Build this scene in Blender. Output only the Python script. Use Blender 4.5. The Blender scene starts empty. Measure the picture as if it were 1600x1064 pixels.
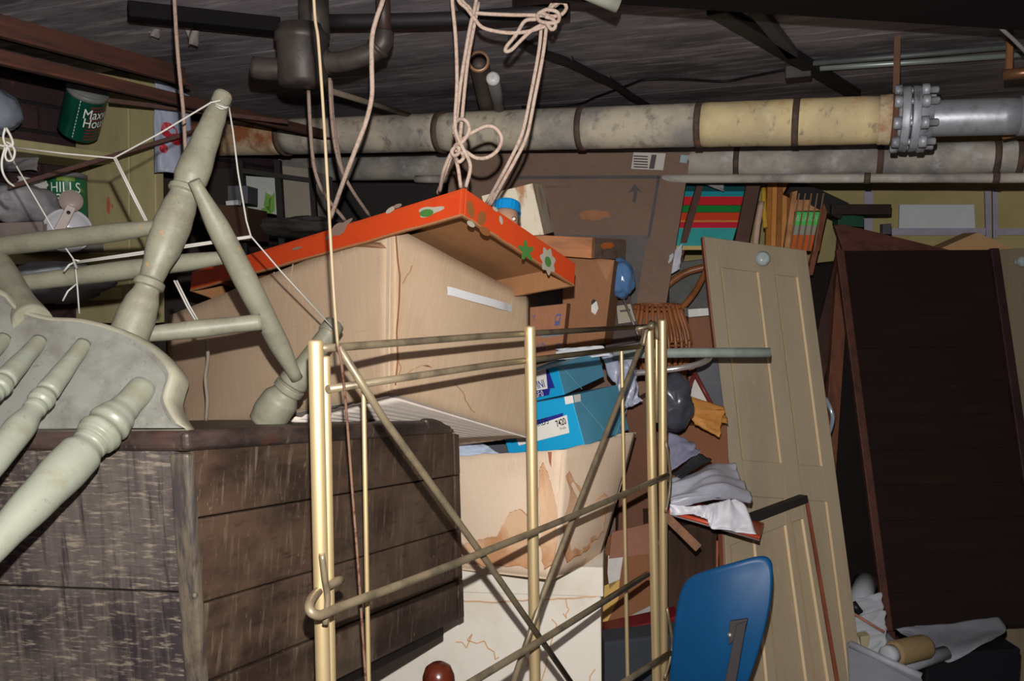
import bpy, bmesh, math, random
from mathutils import Vector as V, Matrix, noise
random.seed(7)
SC = bpy.context.scene
COL = SC.collection
# ---------------------------------------------------------------- camera
FPX = 1300.0                                   # focal length in pixels of a 1600 x 1064 frame
EYE = V((0, 0, 1.62))
YAW, PITCH, ROLL = math.radians(21), math.radians(-5.5), math.radians(1.0)
Fh = V((-math.sin(YAW), math.cos(YAW), 0)); Rh = V((math.cos(YAW), math.sin(YAW), 0)); Z = V((0, 0, 1))
Fv = (Fh * math.cos(PITCH) + Z * math.sin(PITCH)).normalized()
U0 = Rh.cross(Fv).normalized()
Rv = Rh * math.cos(ROLL) - U0 * math.sin(ROLL)
Uv = Rh * math.sin(ROLL) + U0 * math.cos(ROLL)
cam = bpy.data.objects.new('camera', bpy.data.cameras.new('camera'))
COL.objects.link(cam)
cam.data.sensor_width = 36.0
cam.data.lens = FPX / 1600 * 36
cam.data.clip_start = 0.02
m = Matrix((Rv, Uv, -Fv)).transposed().to_4x4(); m.translation = EYE
cam.matrix_world = m
SC.camera = cam
# ---------------------------------------------------------------- light: the pop-up flash over the lens, nothing else burns in this cellar
SC.view_settings.view_transform = 'Standard'
SC.view_settings.look = 'None'
SC.view_settings.exposure = 0.0
SC.view_settings.gamma = 1.0
SC.view_settings.use_curve_mapping = False
wd = bpy.data.worlds.new('world'); SC.world = wd; wd.use_nodes = True
wd.node_tree.nodes['Background'].inputs[0].default_value = (0.5, 0.55, 0.7, 1)
wd.node_tree.nodes['Background'].inputs[1].default_value = 0.004
fl = bpy.data.objects.new('camera_flash', bpy.data.lights.new('camera_flash', 'POINT'))
COL.objects.link(fl)
FLASH = 118.0
fl.data.energy = FLASH
fl.data.shadow_soft_size = 0.006
fl.data.color = (1.0, 0.985, 0.96)
fl.location = EYE + Uv * 0.078 + Fv * 0.03

# ---------------------------------------------------------------- measuring helpers
def P(px, py, d):
    "the point at depth d seen at (px, py)"
    return EYE + Fv * d + Rv * ((px - 800) / FPX * d) - Uv * ((py - 532) / FPX * d)
def PP(*pts): return [P(*p) for p in pts]
def ray(px, py): return (Fv + Rv * ((px - 800) / FPX) - Uv * ((py - 532) / FPX))
def onplane(px, py, o, n, lift=0.0):
    r = ray(px, py); t = (o - EYE).dot(n) / r.dot(n)
    p = EYE + r * t
    s = -1 if r.dot(n) > 0 else 1
    return p + n * (s * lift)
def at_z(px, py, z): return onplane(px, py, V((0, 0, z)), Z)
def at_x(px, py, x): return onplane(px, py, V((x, 0, 0)), V((1, 0, 0)))
def at_y(px, py, y): return onplane(px, py, V((0, y, 0)), V((0, 1, 0)))
def upright(px1, py1, d, px2, py2):
    a = P(px1, py1, d); return a, onplane(px2, py2, a, Fh)
def to_floor(a, b, z=0.0):
    t = (z - a.z) / (b.z - a.z); return a + (b - a) * t
def lin(c):
    c = c / 255.0
    return c / 12.92 if c <= 0.04045 else ((c + 0.055) / 1.055) ** 2.4
def S(r, g, b): return (lin(r), lin(g), lin(b))
def A(rgb, d, cap=0.82, k=1.0):
    "paint colour of a thing that comes out as rgb when the flash hits it squarely at distance d"
    q = 4 * math.pi ** 2 * d * d / FLASH * k
    v = [max(0.002, lin(c) * q) for c in rgb]; k2 = min(1.0, cap / max(v))
    return tuple(x * k2 for x in v)

# ---------------------------------------------------------------- materials
_rs = random.Random(3)
def mat(name, base, layers=(), rough=0.6, metal=0.0, bump=0.0, bscale=40, bstretch=(1, 1, 1), spec=0.4, trans=0.0, ior=1.45, coat=0.0):
    m = bpy.data.materials.new(name); m.use_nodes = True
    nt = m.node_tree; N = nt.nodes; L = nt.links
    bs = N['Principled BSDF']
    bs.inputs['Roughness'].default_value = rough
    bs.inputs['Metallic'].default_value = metal
    bs.inputs['Specular IOR Level'].default_value = spec
    bs.inputs['IOR'].default_value = ior
    bs.inputs['Transmission Weight'].default_value = trans
    bs.inputs['Coat Weight'].default_value = coat
    tc = N.new('ShaderNodeTexCoord')
    def tex(kind, scale, stretch):
        mp = N.new('ShaderNodeMapping'); L.new(tc.outputs['Object'], mp.inputs['Vector'])
        mp.inputs['Scale'].default_value = stretch
        mp.inputs['Location'].default_value = [_rs.uniform(-5, 5) for _ in range(3)]
        if kind == 'v':
            t = N.new('ShaderNodeTexVoronoi'); t.inputs['Scale'].default_value = scale
        elif kind == 'w':
            t = N.new('ShaderNodeTexWave'); t.inputs['Scale'].default_value = scale; t.inputs['Distortion'].default_value = 2.0
            t.inputs['Detail'].default_value = 3
            L.new(mp.outputs[0], t.inputs['Vector']); return t.outputs['Fac']
        else:
            t = N.new('ShaderNodeTexNoise'); t.inputs['Scale'].default_value = scale; t.inputs['Detail'].default_value = 7
            t.inputs['Roughness'].default_value = 0.62
        L.new(mp.outputs[0], t.inputs['Vector'])
        return t.outputs[0]
    cur = None
    col = (*base, 1)
    for (c, kind, scale, stretch, lo, hi, amt) in layers:
        o = tex('n' if kind == 'r' else kind, scale, stretch)
        if kind == 'r':                                # the rim of a dried water mark
            a = N.new('ShaderNodeMath'); a.operation = 'SUBTRACT'; L.new(o, a.inputs[0]); a.inputs[1].default_value = lo
            b = N.new('ShaderNodeMath'); b.operation = 'ABSOLUTE'; L.new(a.outputs[0], b.inputs[0])
            o = b.outputs[0]; lo, hi = hi, 0.0
        mr = N.new('ShaderNodeMapRange'); mr.clamp = True
        L.new(o, mr.inputs[0]); mr.inputs[1].default_value = lo; mr.inputs[2].default_value = hi
        mr.inputs[3].default_value = 0; mr.inputs[4].default_value = amt
        if kind == 'r':
            mr.inputs[1].default_value = 0; mr.inputs[2].default_value = lo; mr.inputs[3].default_value = amt; mr.inputs[4].default_value = 0
        mx = N.new('ShaderNodeMix'); mx.data_type = 'RGBA'
        L.new(mr.outputs[0], mx.inputs[0])
        if cur is None: mx.inputs[6].default_value = col
        else: L.new(cur, mx.inputs[6])
        mx.inputs[7].default_value = (*c, 1)
        cur = mx.outputs[2]
    if cur is None: bs.inputs['Base Color'].default_value = col
    else: L.new(cur, bs.inputs['Base Color'])
    if bump:
        o = tex('n', bscale, bstretch)
        bp = N.new('ShaderNodeBump'); bp.inputs['Strength'].default_value = bump; bp.inputs['Distance'].default_value = 0.004
        L.new(o, bp.inputs['Height']); L.new(bp.outputs[0], bs.inputs['Normal'])
    return m
def mul(c, k): return tuple(min(0.9, x * k) for x in c)
ONE = (1, 1, 1)
def plain(name, c, rough=0.6, var=0.25, scale=12, **k):
    return mat(name, c, [(mul(c, 1 - var), 'n', scale, ONE, 0.4, 0.65, 0.8), (mul(c, 1 + var * 0.6), 'n', scale * 2.7, ONE, 0.52, 0.7, 0.6)], rough, **k)
def card(name, c, **k):
    g = sum(c) / 3; c = tuple((x * .86 + g * .14) * .94 for x in c)
    return mat(name, c, [(mul(c, 0.8), 'n', 9, (1, 1, 0.5), 0.45, 0.7, 0.7), (mul(c, 1.15), 'n', 60, (4, 4, 0.4), 0.48, 0.62, 0.5),
                         (mul(c, 0.72), 'n', 90, (0.2, 0.2, 3), 0.56, 0.72, 0.35)], 0.85, spec=0.15, bump=0.12, bscale=60, **k)
def wood(name, c, stretch=(3, 3, 0.25), rough=0.6, **k):
    return mat(name, c, [(mul(c, 0.5), 'n', 14, stretch, 0.45, 0.65, 0.8), (mul(c, 1.4), 'n', 30, stretch, 0.52, 0.7, 0.6),
                         (mul(c, 0.6), 'n', 5, ONE, 0.5, 0.7, 0.5)], rough, bump=0.15, bscale=25, bstretch=stretch, **k)

# ---------------------------------------------------------------- mesh building
WM = {}
def catmull(pts, n=6):
    if len(pts) < 3: return list(pts)
    q = [pts[0] * 2 - pts[1]] + list(pts) + [pts[-1] * 2 - pts[-2]]
    out = []
    for i in range(1, len(q) - 2):
        a, b, c, d = q[i - 1:i + 3]
        for k in range(n):
            t = k / n
            out.append(0.5 * ((2 * b) + (c - a) * t + (2 * a - 5 * b + 4 * c - d) * t * t + (3 * b - a - 3 * c + d) * t ** 3))
    out.append(pts[-1]); return out
def frame(o, x, up=None):
    x = x.normalized(); up = (up or Z)
    y = up.cross(x)
    if y.length < 1e-4: y = V((1, 0, 0)).cross(x)
    y.normalize(); z = x.cross(y)
    M = Matrix((x, y, z)).transposed().to_4x4(); M.translation = o
    return M
class MB:
    def __init__(s): s.v = []; s.f = []; s.sm = []; s.mi = []; s.cur = 0
    def face(s, idx, smooth=False): s.f.append(tuple(idx)); s.sm.append(smooth); s.mi.append(s.cur)
    def add(s, pts): b = len(s.v); s.v += [V(p) for p in pts]; return b
    def hexa(s, bot, top):
        b = s.add(list(bot) + list(top))
        ctr = sum(list(bot) + list(top), V((0, 0, 0))) / 8
        for q in ((0, 1, 2, 3), (4, 5, 6, 7), (0, 1, 5, 4), (1, 2, 6, 5), (2, 3, 7, 6), (3, 0, 4, 7)):
            p = [s.v[b + i] for i in q]
            n = (p[1] - p[0]).cross(p[2] - p[0])
            fc = (p[0] + p[1] + p[2] + p[3]) / 4
            if n.dot(fc - ctr) < 0: q = q[::-1]
            s.face([b + i for i in q])
        return s
    def para(s, o, a, b, c): return s.hexa([o, o + a, o + a + b, o + b], [o + c, o + a + c, o + a + b + c, o + b + c])
    def slab(s, pts, t):
        "a polygon given thickness vector t"
        n = len(pts); b = s.add(list(pts) + [p + t for p in pts])
        nn = V((0, 0, 0))
        for i in range(n): nn += (pts[i] - pts[0]).cross(pts[(i + 1) % n] - pts[0])
        flip = nn.dot(t) > 0
        fr = list(range(n)); bk = [n + i for i in range(n)][::-1]
        if flip: fr, bk = fr[::-1], bk[::-1]
        s.face([b + i for i in fr]); s.face([b + i for i in bk])
        for i in range(n):
            j = (i + 1) % n; q = (b + i, b + j, b + n + j, b + n + i)
            s.face(q if flip else q[::-1])
        return s
    def poly(s, pts):
        b = s.add(pts); s.face(range(b, b + len(pts))); return s
    def tube(s, pts, r, n=10, cap=True):
        m = len(pts)
        rr = r if isinstance(r, (list, tuple)) else [r] * m
        T = []
        for i in range(m):
            t = pts[min(i + 1, m - 1)] - pts[max(i - 1, 0)]
            T.append(t.normalized() if t.length > 1e-9 else V((0, 0, 1)))
        u = T[0].orthogonal().normalized()
        b = len(s.v)
        for i in range(m):
            u = (u - T[i] * u.dot(T[i]))
            u = u.normalized() if u.length > 1e-6 else T[i].orthogonal().normalized()
            w = T[i].cross(u)
            for k in range(n):
                a = 2 * math.pi * k / n
                s.v.append(pts[i] + (u * math.cos(a) + w * math.sin(a)) * rr[i])
        for i in range(m - 1):
            for k in range(n):
                k2 = (k + 1) % n
                s.face((b + i * n + k, b + i * n + k2, b + (i + 1) * n + k2, b + (i + 1) * n + k), True)
        if cap:
            s.face([b + k for k in range(n)][::-1]); s.face([b + (m - 1) * n + k for k in range(n)])
        return s
    def lathe(s, a, c, prof, n=20, cap=True):
        pts = [a + (c - a) * t for t, r in prof]
        # small steps keep the tangent along the axis
        T = (c - a).normalized(); u = T.orthogonal().normalized(); w = T.cross(u); b = len(s.v); m = len(prof)
        for i in range(m):
            for k in range(n):
                x = 2 * math.pi * k / n
                s.v.append(pts[i] + (u * math.cos(x) + w * math.sin(x)) * prof[i][1])
        for i in range(m - 1):
            for k in range(n):
                k2 = (k + 1) % n
                s.face((b + i * n + k, b + i * n + k2, b + (i + 1) * n + k2, b + (i + 1) * n + k), True)
        if cap:
            s.face([b + k for k in range(n)][::-1]); s.face([b + (m - 1) * n + k for k in range(n)])
        return s
    def sheet(s, fn, nu, nv, t=0.002, smooth=True):
        "a thin surface fn(u, v) with real thickness"
        g = [[fn(i / nu, j / nv) for j in range(nv + 1)] for i in range(nu + 1)]
        b = len(s.v); W = nv + 1
        nrm = []
        for i in range(nu + 1):
            for j in range(nv + 1):
                du = g[min(i + 1, nu)][j] - g[max(i - 1, 0)][j]; dv = g[i][min(j + 1, nv)] - g[i][max(j - 1, 0)]
                n = du.cross(dv); nrm.append(n.normalized() if n.length > 1e-12 else V((0, 0, 1)))
        fl = [p for row in g for p in row]
        s.v += fl; s.v += [p - n * t for p, n in zip(fl, nrm)]
        K = len(fl)
        for i in range(nu):
            for j in range(nv):
                q = (i * W + j, (i + 1) * W + j, (i + 1) * W + j + 1, i * W + j + 1)
                s.face([b + x for x in q], smooth); s.face([b + K + x for x in q[::-1]], smooth)
        rim = [(i, 0) for i in range(nu)] + [(nu, j) for j in range(nv)] + [(i, nv) for i in range(nu, 0, -1)] + [(0, j) for j in range(nv, 0, -1)]
        for x in range(len(rim)):
            p = rim[x][0] * W + rim[x][1]; y = rim[(x + 1) % len(rim)]; q = y[0] * W + y[1]
            s.face((b + p, b + K + p, b + K + q, b + q))
        return s
    def blob(s, c, ax, ay, az, amp=0.15, f=3.0, nu=28, nv=16, seed=0.0):
        b = len(s.v)
        def pt(th, ph):
            d = V((math.sin(ph) * math.cos(th), math.sin(ph) * math.sin(th), math.cos(ph)))
            w = V((d.x * f, d.y * f * 1.5 + d.x * f * .6, d.z * f)); k = 1 + amp * (noise.noise(d * f * .7 + V((seed, seed * 1.7, 0))) - 0.9 * abs(noise.noise(w * 1.7 + V((0, seed, seed)))) + 0.35)
            return c + (ax * d.x + ay * d.y + az * d.z) * k
        for j in range(1, nv):
            for i in range(nu): s.v.append(pt(2 * math.pi * i / nu, math.pi * j / nv))
        t0 = s.add([pt(0, 0)]); t1 = s.add([pt(0, math.pi)])
        for j in range(nv - 2):
            for i in range(nu):
                k = (i + 1) % nu
                s.face((b + j * nu + i, b + (j + 1) * nu + i, b + (j + 1) * nu + k, b + j * nu + k), True)
        for i in range(nu):
            k = (i + 1) % nu
            s.face((t0, b + i, b + k), True); s.face((t1, b + (nv - 2) * nu + k, b + (nv - 2) * nu + i), True)
        return s
    def mesh(s, name, mats, M):
        me = bpy.data.meshes.new(name)
        I = M.inverted()
        me.from_pydata([I @ p for p in s.v], [], s.f)
        for p, a, k in zip(me.polygons, s.sm, s.mi): p.use_smooth = a; p.material_index = k
        for x in (mats if isinstance(mats, (list, tuple)) else [mats]): me.materials.append(x)
        me.validate(); me.update()
        return me
    def base(s):
        xs = [p.x for p in s.v]; ys = [p.y for p in s.v]; zs = [p.z for p in s.v]
        return V(((min(xs) + max(xs)) / 2, (min(ys) + max(ys)) / 2, min(zs)))
    def obj(s, name, mats, parent=None, M=None, bevel=0.0, seg=2, kind=None, label=None):
        M = M or Matrix.Translation(s.base())
        o = bpy.data.objects.new(name, s.mesh(name, mats, M)); COL.objects.link(o)
        if parent:
            o.parent = parent; o.matrix_basis = WM[parent.name].inverted() @ M
        else: o.matrix_basis = M
        WM[o.name] = M
        if bevel:
            b = o.modifiers.new('bevel', 'BEVEL'); b.width = bevel; b.segments = seg; b.limit_method = 'ANGLE'; b.angle_limit = 0.7
        if kind: o['kind'] = kind
        if label: o['label'] = label
        return o
    def thing(s, name, mats, label, cat, group=None, kind=None, **k):
        o = s.obj(name, mats, **k); o['label'] = label; o['category'] = cat
        if group: o['group'] = group
        if kind: o['kind'] = kind
        return o
def T(name, label, cat, base, group=None, M=None):
    o = bpy.data.objects.new(name, None); COL.objects.link(o); o.empty_display_size = 0.05
    M = M or Matrix.Translation(base); o.matrix_basis = M; WM[o.name] = M
    o['label'] = label; o['category'] = cat
    if group: o['group'] = group
    return o
def text(s, o, x, up, size, m, name, parent, wrap=None, sx=1.0, bold=0.0):
    "lettering as a thin mesh: o lower left corner, x reading direction, up letter height"
    cu = bpy.data.curves.new(name, 'FONT'); cu.body = s; cu.size = 1.0; cu.offset = bold
    tmp = bpy.data.objects.new(name, cu); COL.objects.link(tmp)
    bpy.context.view_layer.update()
    me = bpy.data.meshes.new_from_object(tmp); bpy.data.objects.remove(tmp)
    b = MB(); x = x.normalized(); up = (up - x * up.dot(x)).normalized()
    K = size / 0.69
    vs = []
    for q in me.vertices:
        if wrap: vs.append(wrap(q.co.x * K * sx, q.co.y * K))
        else: vs.append(o + x * (q.co.x * K * sx) + up * (q.co.y * K))
    b.v = vs
    for p in me.polygons: b.face(list(p.vertices))
    bpy.data.meshes.remove(me)
    return b.obj(name, m, parent)
def jag(pts, n=5, amp=0.12, seed=0):
    "a ragged outline"
    r = random.Random(seed); out = []
    for i in range(len(pts)):
        a = pts[i]; c = pts[(i + 1) % len(pts)]
        for k in range(n):
            t = k / n; q = (a[0] + (c[0] - a[0]) * t, a[1] + (c[1] - a[1]) * t); L = math.hypot(c[0] - a[0], c[1] - a[1])
            out.append((q[0] + r.uniform(-amp, amp) * L / n * 2, q[1] + r.uniform(-amp, amp) * L / n * 2) if k else q)
    return out
def struct(o): o['kind'] = 'structure'; return o
# ================================================================ the cellar itself
CZ = 2.14; WX = -2.0; WY = 3.9
m_brick = mat('old_brick', A((50, 32, 34), 2.2), [(A((30, 20, 22), 2.2), 'n', 5, ONE, 0.4, 0.65, 0.8), (A((85, 52, 48), 2.2), 'n', 34, (1, 1, 0.6), 0.6, 0.75, 0.6)], 0.9, bump=0.5, bscale=14)
m_mortar = plain('mortar', A((24, 18, 20), 2.2), 0.95)
m_yel = mat('yellow_wall_paint', A((110, 100, 66), 3.5, k=.85), [(A((92, 83, 55), 3.5, k=.85), 'n', 3, ONE, 0.45, 0.7, 0.7)], 0.7)
m_ceil = mat('soot_dark_boards', A((54, 50, 52), 2.3, k=4.2), [(A((30, 28, 30), 2.3, k=3.4), 'n', 3, (0.7, 1.6, 1), 0.44, 0.62, 0.85), (A((86, 82, 83), 2.3, k=4), 'n', 10, (0.6, 3, 1), 0.52, 0.78, 0.7), (A((130, 126, 126), 2.3, k=3), 'n', 26, (0.5, 5, 1), 0.66, 0.74, 0.7),
                               (A((16, 15, 17), 2.3), 'n', 30, (0.4, 6, 1), 0.56, 0.7, 0.55)], 0.7, bump=0.4, bscale=12, bstretch=(0.6, 3, 1))
m_floor = mat('concrete_floor', A((58, 52, 48), 3.3), [(A((35, 32, 30), 3.3), 'n', 4, ONE, 0.4, 0.65, 0.8)], 0.9, bump=0.3, bscale=18)
b = MB().para(V((WX - 0.1, -1.2, -0.1)), V((5.6, 0, 0)), V((0, 5.2, 0)), V((0, 0, 0.1))); struct(b.obj('floor', m_floor))
b = MB()
y = -0.6; k = 0
while y < WY:                                                      # the underside of the boards above
    w = 0.235
    b.para(V((WX - 0.1, y, CZ + 0.0004 * (k % 2))), V((5.6, 0, 0)), V((0, w - 0.0004, 0)), V((0, 0, 0.08))); y += w; k += 1
b.para(V((WX - 0.1, -0.6, CZ + 0.02)), V((5.6, 0, 0)), V((0, 4.6, 0)), V((0, 0, 0.08)))
struct(b.obj('ceiling', m_ceil))
b = MB().para(V((WX - 0.1, WY, 0)), V((5.6, 0, 0)), V((0, 0.1, 0)), V((0, 0, CZ))); struct(b.obj('wall_back', m_yel))
b = MB(); b.cur = 1
b.para(V((WX, -1.0, 0)), V((-0.1, 0, 0)), V((0, 4.9, 0)), V((0, 0, CZ)))
b.cur = 0
r_ = random.Random(5)
for row in range(29):                                              # bricks as low relief in the one wall mesh
    off = 0.11 if row % 2 else 0
    for c in range(21):
        y0 = -0.9 + off + c * 0.225
        b.para(V((WX - 0.02, y0, 0.006 + row * 0.0735)), V((0.027 + r_.uniform(0, 0.005), 0, 0)), V((0, 0.212, 0)), V((0, 0, 0.062)))
struct(b.obj('wall_left', [m_brick, m_mortar]))
m_trim = plain('grey_trim_paint', A((98, 94, 104), 3.4), 0.6)
def wallbar(name, px0, py0, px1, py1, wpx, m, dep=0.03):
    a, c = at_y(px0, py0, WY - dep), at_y(px1, py1, WY - dep)
    d = (c - a).normalized(); n = V((0, 1, 0)); s_ = d.cross(n).normalized() * (wpx * 3.4 / FPX / 2)
    return MB().para(a - s_, c - a, s_ * 2, V((0, dep, 0))).obj(name, m)
struct(wallbar('trim_1', 1357, 296, 1357, 372, 13, m_trim))
struct(wallbar('trim_2', 1543, 296, 1545, 372, 7, m_trim))
struct(wallbar('trim_3', 1555, 296, 1556, 372, 7, m_trim))
struct(wallbar('trim_4', 1392, 362, 1540, 362, 11, m_trim, 0.05))
struct(wallbar('trim_5', 1556, 362, 1640, 362, 10, m_trim, 0.04))
b = MB(); q = [at_y(x, y, WY - 0.04) for x, y in ((1405, 319), (1523, 319), (1525, 357), (1404, 357))]
b.slab(q, V((0, 0.04, 0)))
b.thing('wall_panel', plain('white_board', A((128, 130, 132), 3.5), 0.6, 0.08), 'pale grey rectangular board fixed to the yellow back wall', 'panel', bevel=0.004)

# soffit: a black beam across the ceiling over the camera's right
m_black = plain('black_paint', S(17, 14, 15), 0.8, spec=.15)
a, c = at_z(800, -4, CZ - 0.11), at_z(1640, 50, CZ - 0.11)
side = V((c.y - a.y, -(c.x - a.x), 0)).normalized()
if (EYE - a).dot(side) < 0: side = -side
b = MB().para(a, c - a, side * 0.45, V((0, 0, 0.11)))
struct(b.obj('trim_6', m_black))

# ================================================================ pipes
m_lag = mat('pipe_lagging', A((160, 150, 132), 2.2, 0.8), [(A((104, 100, 98), 2.3), 'n', 4, (1, 1, 1), 0.42, 0.62, 0.9), (A((92, 88, 86), 2.2), 'n', 18, (1.5, 1, 1), 0.54, 0.68, 0.7),
             (A((70, 66, 66), 2.2), 'n', 26, ONE, 0.58, 0.7, 0.6), (A((120, 75, 40), 2.2), 'n', 8, ONE, 0.64, 0.74, 0.8), (A((190, 186, 176), 2.2), 'n', 60, ONE, 0.68, 0.74, 0.6)], 0.85, bump=0.35, bscale=22, spec=0.15)
m_lag2 = mat('grey_pipe_lagging', A((132, 126, 116), 2.5, 0.7), [(A((92, 88, 86), 2.5), 'n', 6, ONE, 0.42, 0.62, 0.9), (A((150, 148, 150), 2.5, 0.75), 'n', 14, ONE, 0.54, 0.66, 0.6), (A((95, 62, 38), 2.5), 'n', 7, ONE, 0.66, 0.72, 0.9)], 0.85, bump=0.35, bscale=22, spec=0.15)
m_rust = mat('rust', A((74, 58, 50), 2.2), [(A((52, 42, 38), 2.2), 'n', 30, ONE, 0.45, 0.6, 0.8), (A((122, 76, 44), 2.2), 'n', 14, ONE, 0.60, 0.72, 0.7)], 0.8, bump=0.3)
m_silver = mat('silver_pipe_paint', A((158, 160, 166), 2.0, 0.7), [(A((120, 120, 124), 2.0), 'n', 40, ONE, 0.5, 0.7, 0.6)], 0.42, metal=0.55, bump=0.06, bscale=90)
m_flange = mat('flange_silver', A((150, 152, 158), 2.0, 0.7), [(A((85, 82, 82), 2.0), 'n', 22, ONE, 0.5, 0.64, 0.8)], 0.5, metal=0.35, bump=0.2, bscale=50)
m_lagc = mat('cream_lagging', A((182, 164, 124), 2.1, 0.8), [(A((150, 136, 110), 2.1), 'n', 5, ONE, 0.46, 0.64, 0.8), (A((168, 116, 72), 2.1), 'n', 8, (1.2, 1, 1), 0.54, 0.68, 0.75), (A((104, 96, 90), 2.1), 'n', 26, (2, 1, 1), 0.58, 0.70, 0.75), (A((205, 192, 160), 2.1, .8), 'n', 14, ONE, 0.6, 0.72, 0.6)], 0.8, bump=0.3, bscale=22, spec=.15)
m_rustlag = mat('rust_stained_lagging', A((150, 135, 110), 2.4), [(A((105, 58, 30), 2.5), 'n', 6, ONE, 0.46, 0.58, 0.95), (A((50, 38, 34), 2.5), 'n', 12, ONE, 0.6, 0.7, 0.8)], 0.85, bump=0.4, bscale=18)
PY = 2.25
pa = at_y(440, 214, PY); pb = at_y(1390, 187, PY)
def pt(px):                                                        # a point of the pipe's axis at picture column px
    lo, hi = -3.0, 3.0
    for _ in range(50):
        mid = (lo + hi) / 2; p = pa + (pb - pa) * mid
        v = p - EYE; x = 800 + FPX * v.dot(Rv) / v.dot(Fv)
        if x < px: lo = mid
        else: hi = mid
    return pa + (pb - pa) * lo
ax = (pb - pa).normalized(); ay = Z.cross(ax).normalized(); az = ax.cross(ay)
pr = T('steam_pipe', 'thick cream lagged pipe with silver end running across under the ceiling', 'pipe', pt(900))
FR = frame(pt(900), ax)
def psec(x0, x1, r, m, name, lab=None, wob=0.0015):
    p0, p1 = pt(x0), pt(x1); n = max(6, int((p1 - p0).length / 0.03))
    prof = [(i / n, r + wob * noise.noise(V((i * 0.7, x0 * 0.1, 0)))) for i in range(n + 1)]
    prof[0] = (0, r * 0.985); prof[-1] = (1, r * 0.985)
    return MB().lathe(p0, p1, prof, 32).obj(name, m, pr, M=FR.copy(), label=lab)
psec(290, 446, 0.0555, m_rustlag, 'lagging', 'rust-stained lagging at the left end')
psec(447, 690, 0.055, m_lag, 'lagging')
psec(691, 1092, 0.0565, m_lag, 'lagging')
psec(1094, 1372, 0.0575, m_lagc, 'lagging', 'cleaner cream lagging with rusty blush')
psec(1372, 1396, 0.0595, m_rustlag, 'lagging', 'short rusty collar of lagging')
psec(1396, 1592, 0.0425, m_silver, 'steel_section', 'bare silver painted steel', 0)
psec(1592, 1900, 0.0455, m_silver, 'steel_section', 'silver sleeve at the frame edge', 0)
for x in (690, 910, 1093, 1244, 446):
    p = pt(x); w = 0.0085
    MB().lathe(p - ax * w, p + ax * w, [(0, 0.057), (0.02, 0.0598), (0.98, 0.0598), (1, 0.057)], 32).obj('band', m_rust, pr, M=FR.copy(), label='rusty steel band')
# flange pair with eight bolts
p = pt(1421)
g = MB()
g.lathe(p - ax * 0.021, p - ax * 0.002, [(0, 0.05), (0.05, 0.076), (0.9, 0.078), (1, 0.076)], 36)
g.lathe(p + ax * 0.002, p + ax * 0.021, [(0, 0.076), (0.1, 0.078), (0.95, 0.076), (1, 0.05)], 36)
g.lathe(p - ax * 0.045, p - ax * 0.02, [(0, 0.047), (0.5, 0.053), (1, 0.060)], 30)
g.lathe(p + ax * 0.02, p + ax * 0.05, [(0, 0.058), (0.5, 0.051), (1, 0.044)], 30)
flg = g.obj('flange', m_flange, pr, M=FR.copy(), bevel=0.002)
for k in range(8):
    a_ = math.pi * 2 * (k + 0.35) / 8; c = p + (ay * math.cos(a_) + az * math.sin(a_)) * 0.066
    g = MB()
    x0, L = -0.038, 0.096
    g.lathe(c + ax * x0, c + ax * (x0 + L), [((q - x0) / L, r) for q, r in ((-.038, .013), (-.035, .0155), (-.0215, .0155), (-.0212, .008), (.0212, .008), (.0215, .0155), (.036, .0155), (.038, .0135), (.0385, .009), (.055, .009), (.058, .006))], 6)
    g.obj('bolt', m_flange, flg, M=FR.copy())
# the hanger strap that carries the pipe
m_straprust = plain('strap_rust', A((88, 60, 44), 2.0), 0.8)
b = MB(); h0 = pt(1397) + ay * 0.0; top = V((h0.x, h0.y, CZ + 0.002))
b.para(h0 + az * 0.058 - ax * 0.007 - ay * 0.002, ax * 0.014, ay * 0.004, V((0, 0, CZ - h0.z - 0.058)))
b.lathe(h0 - ax * 0.007, h0 + ax * 0.007, [(0, 0.0602), (0.02, 0.0625), (0.98, 0.0625), (1, 0.0602)], 28)
b.obj('hanger', m_straprust, pr, M=FR.copy(), label='rusty hanger strap up to the ceiling')

def long_pipe(name, label, y0, c0, c1, r, m, bands, x0=-0.6, x1=1.6):
    q0 = at_y(*c0, y0); q1 = at_y(*c1, y0); d = (q1 - q0)
    a = q0 + d * x0; c = q0 + d * x1; n = 40
    F2 = frame(a, d)
    rt = T(name, label, 'pipe', a)
    MB().lathe(a, c, [(i / n, r + 0.0015 * noise.noise(V((i * 0.8, y0, 3)))) for i in range(n + 1)], 26).obj('lagging', m, rt, M=F2)
    for px in bands:
        t = (at_y(px, c0[1] + (c1[1] - c0[1]) * (px - c0[0]) / (c1[0] - c0[0]), y0) - a).dot(d.normalized())
        e = a + d.normalized() * t; u = d.normalized()
        MB().lathe(e - u * 0.009, e + u * 0.009, [(0, r), (0.02, r + 0.003), (0.98, r + 0.003), (1, r)], 26).obj('band', m_rust, rt, M=F2)
    return rt
long_pipe('return_pipe', 'grey lagged pipe running just below and behind the thick cream pipe', 2.75, (600, 262), (1500, 247), 0.046, m_lag2, (1152, 1375, 1556, 1592), -0.35, 1.5)
long_pipe('water_pipe', 'thin whitish pipe lowest of the three parallel pipes', 2.68, (1140, 279), (1590, 278), 0.0135, m_lag2, (1355, 1556), -1.4, 1.6)

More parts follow.
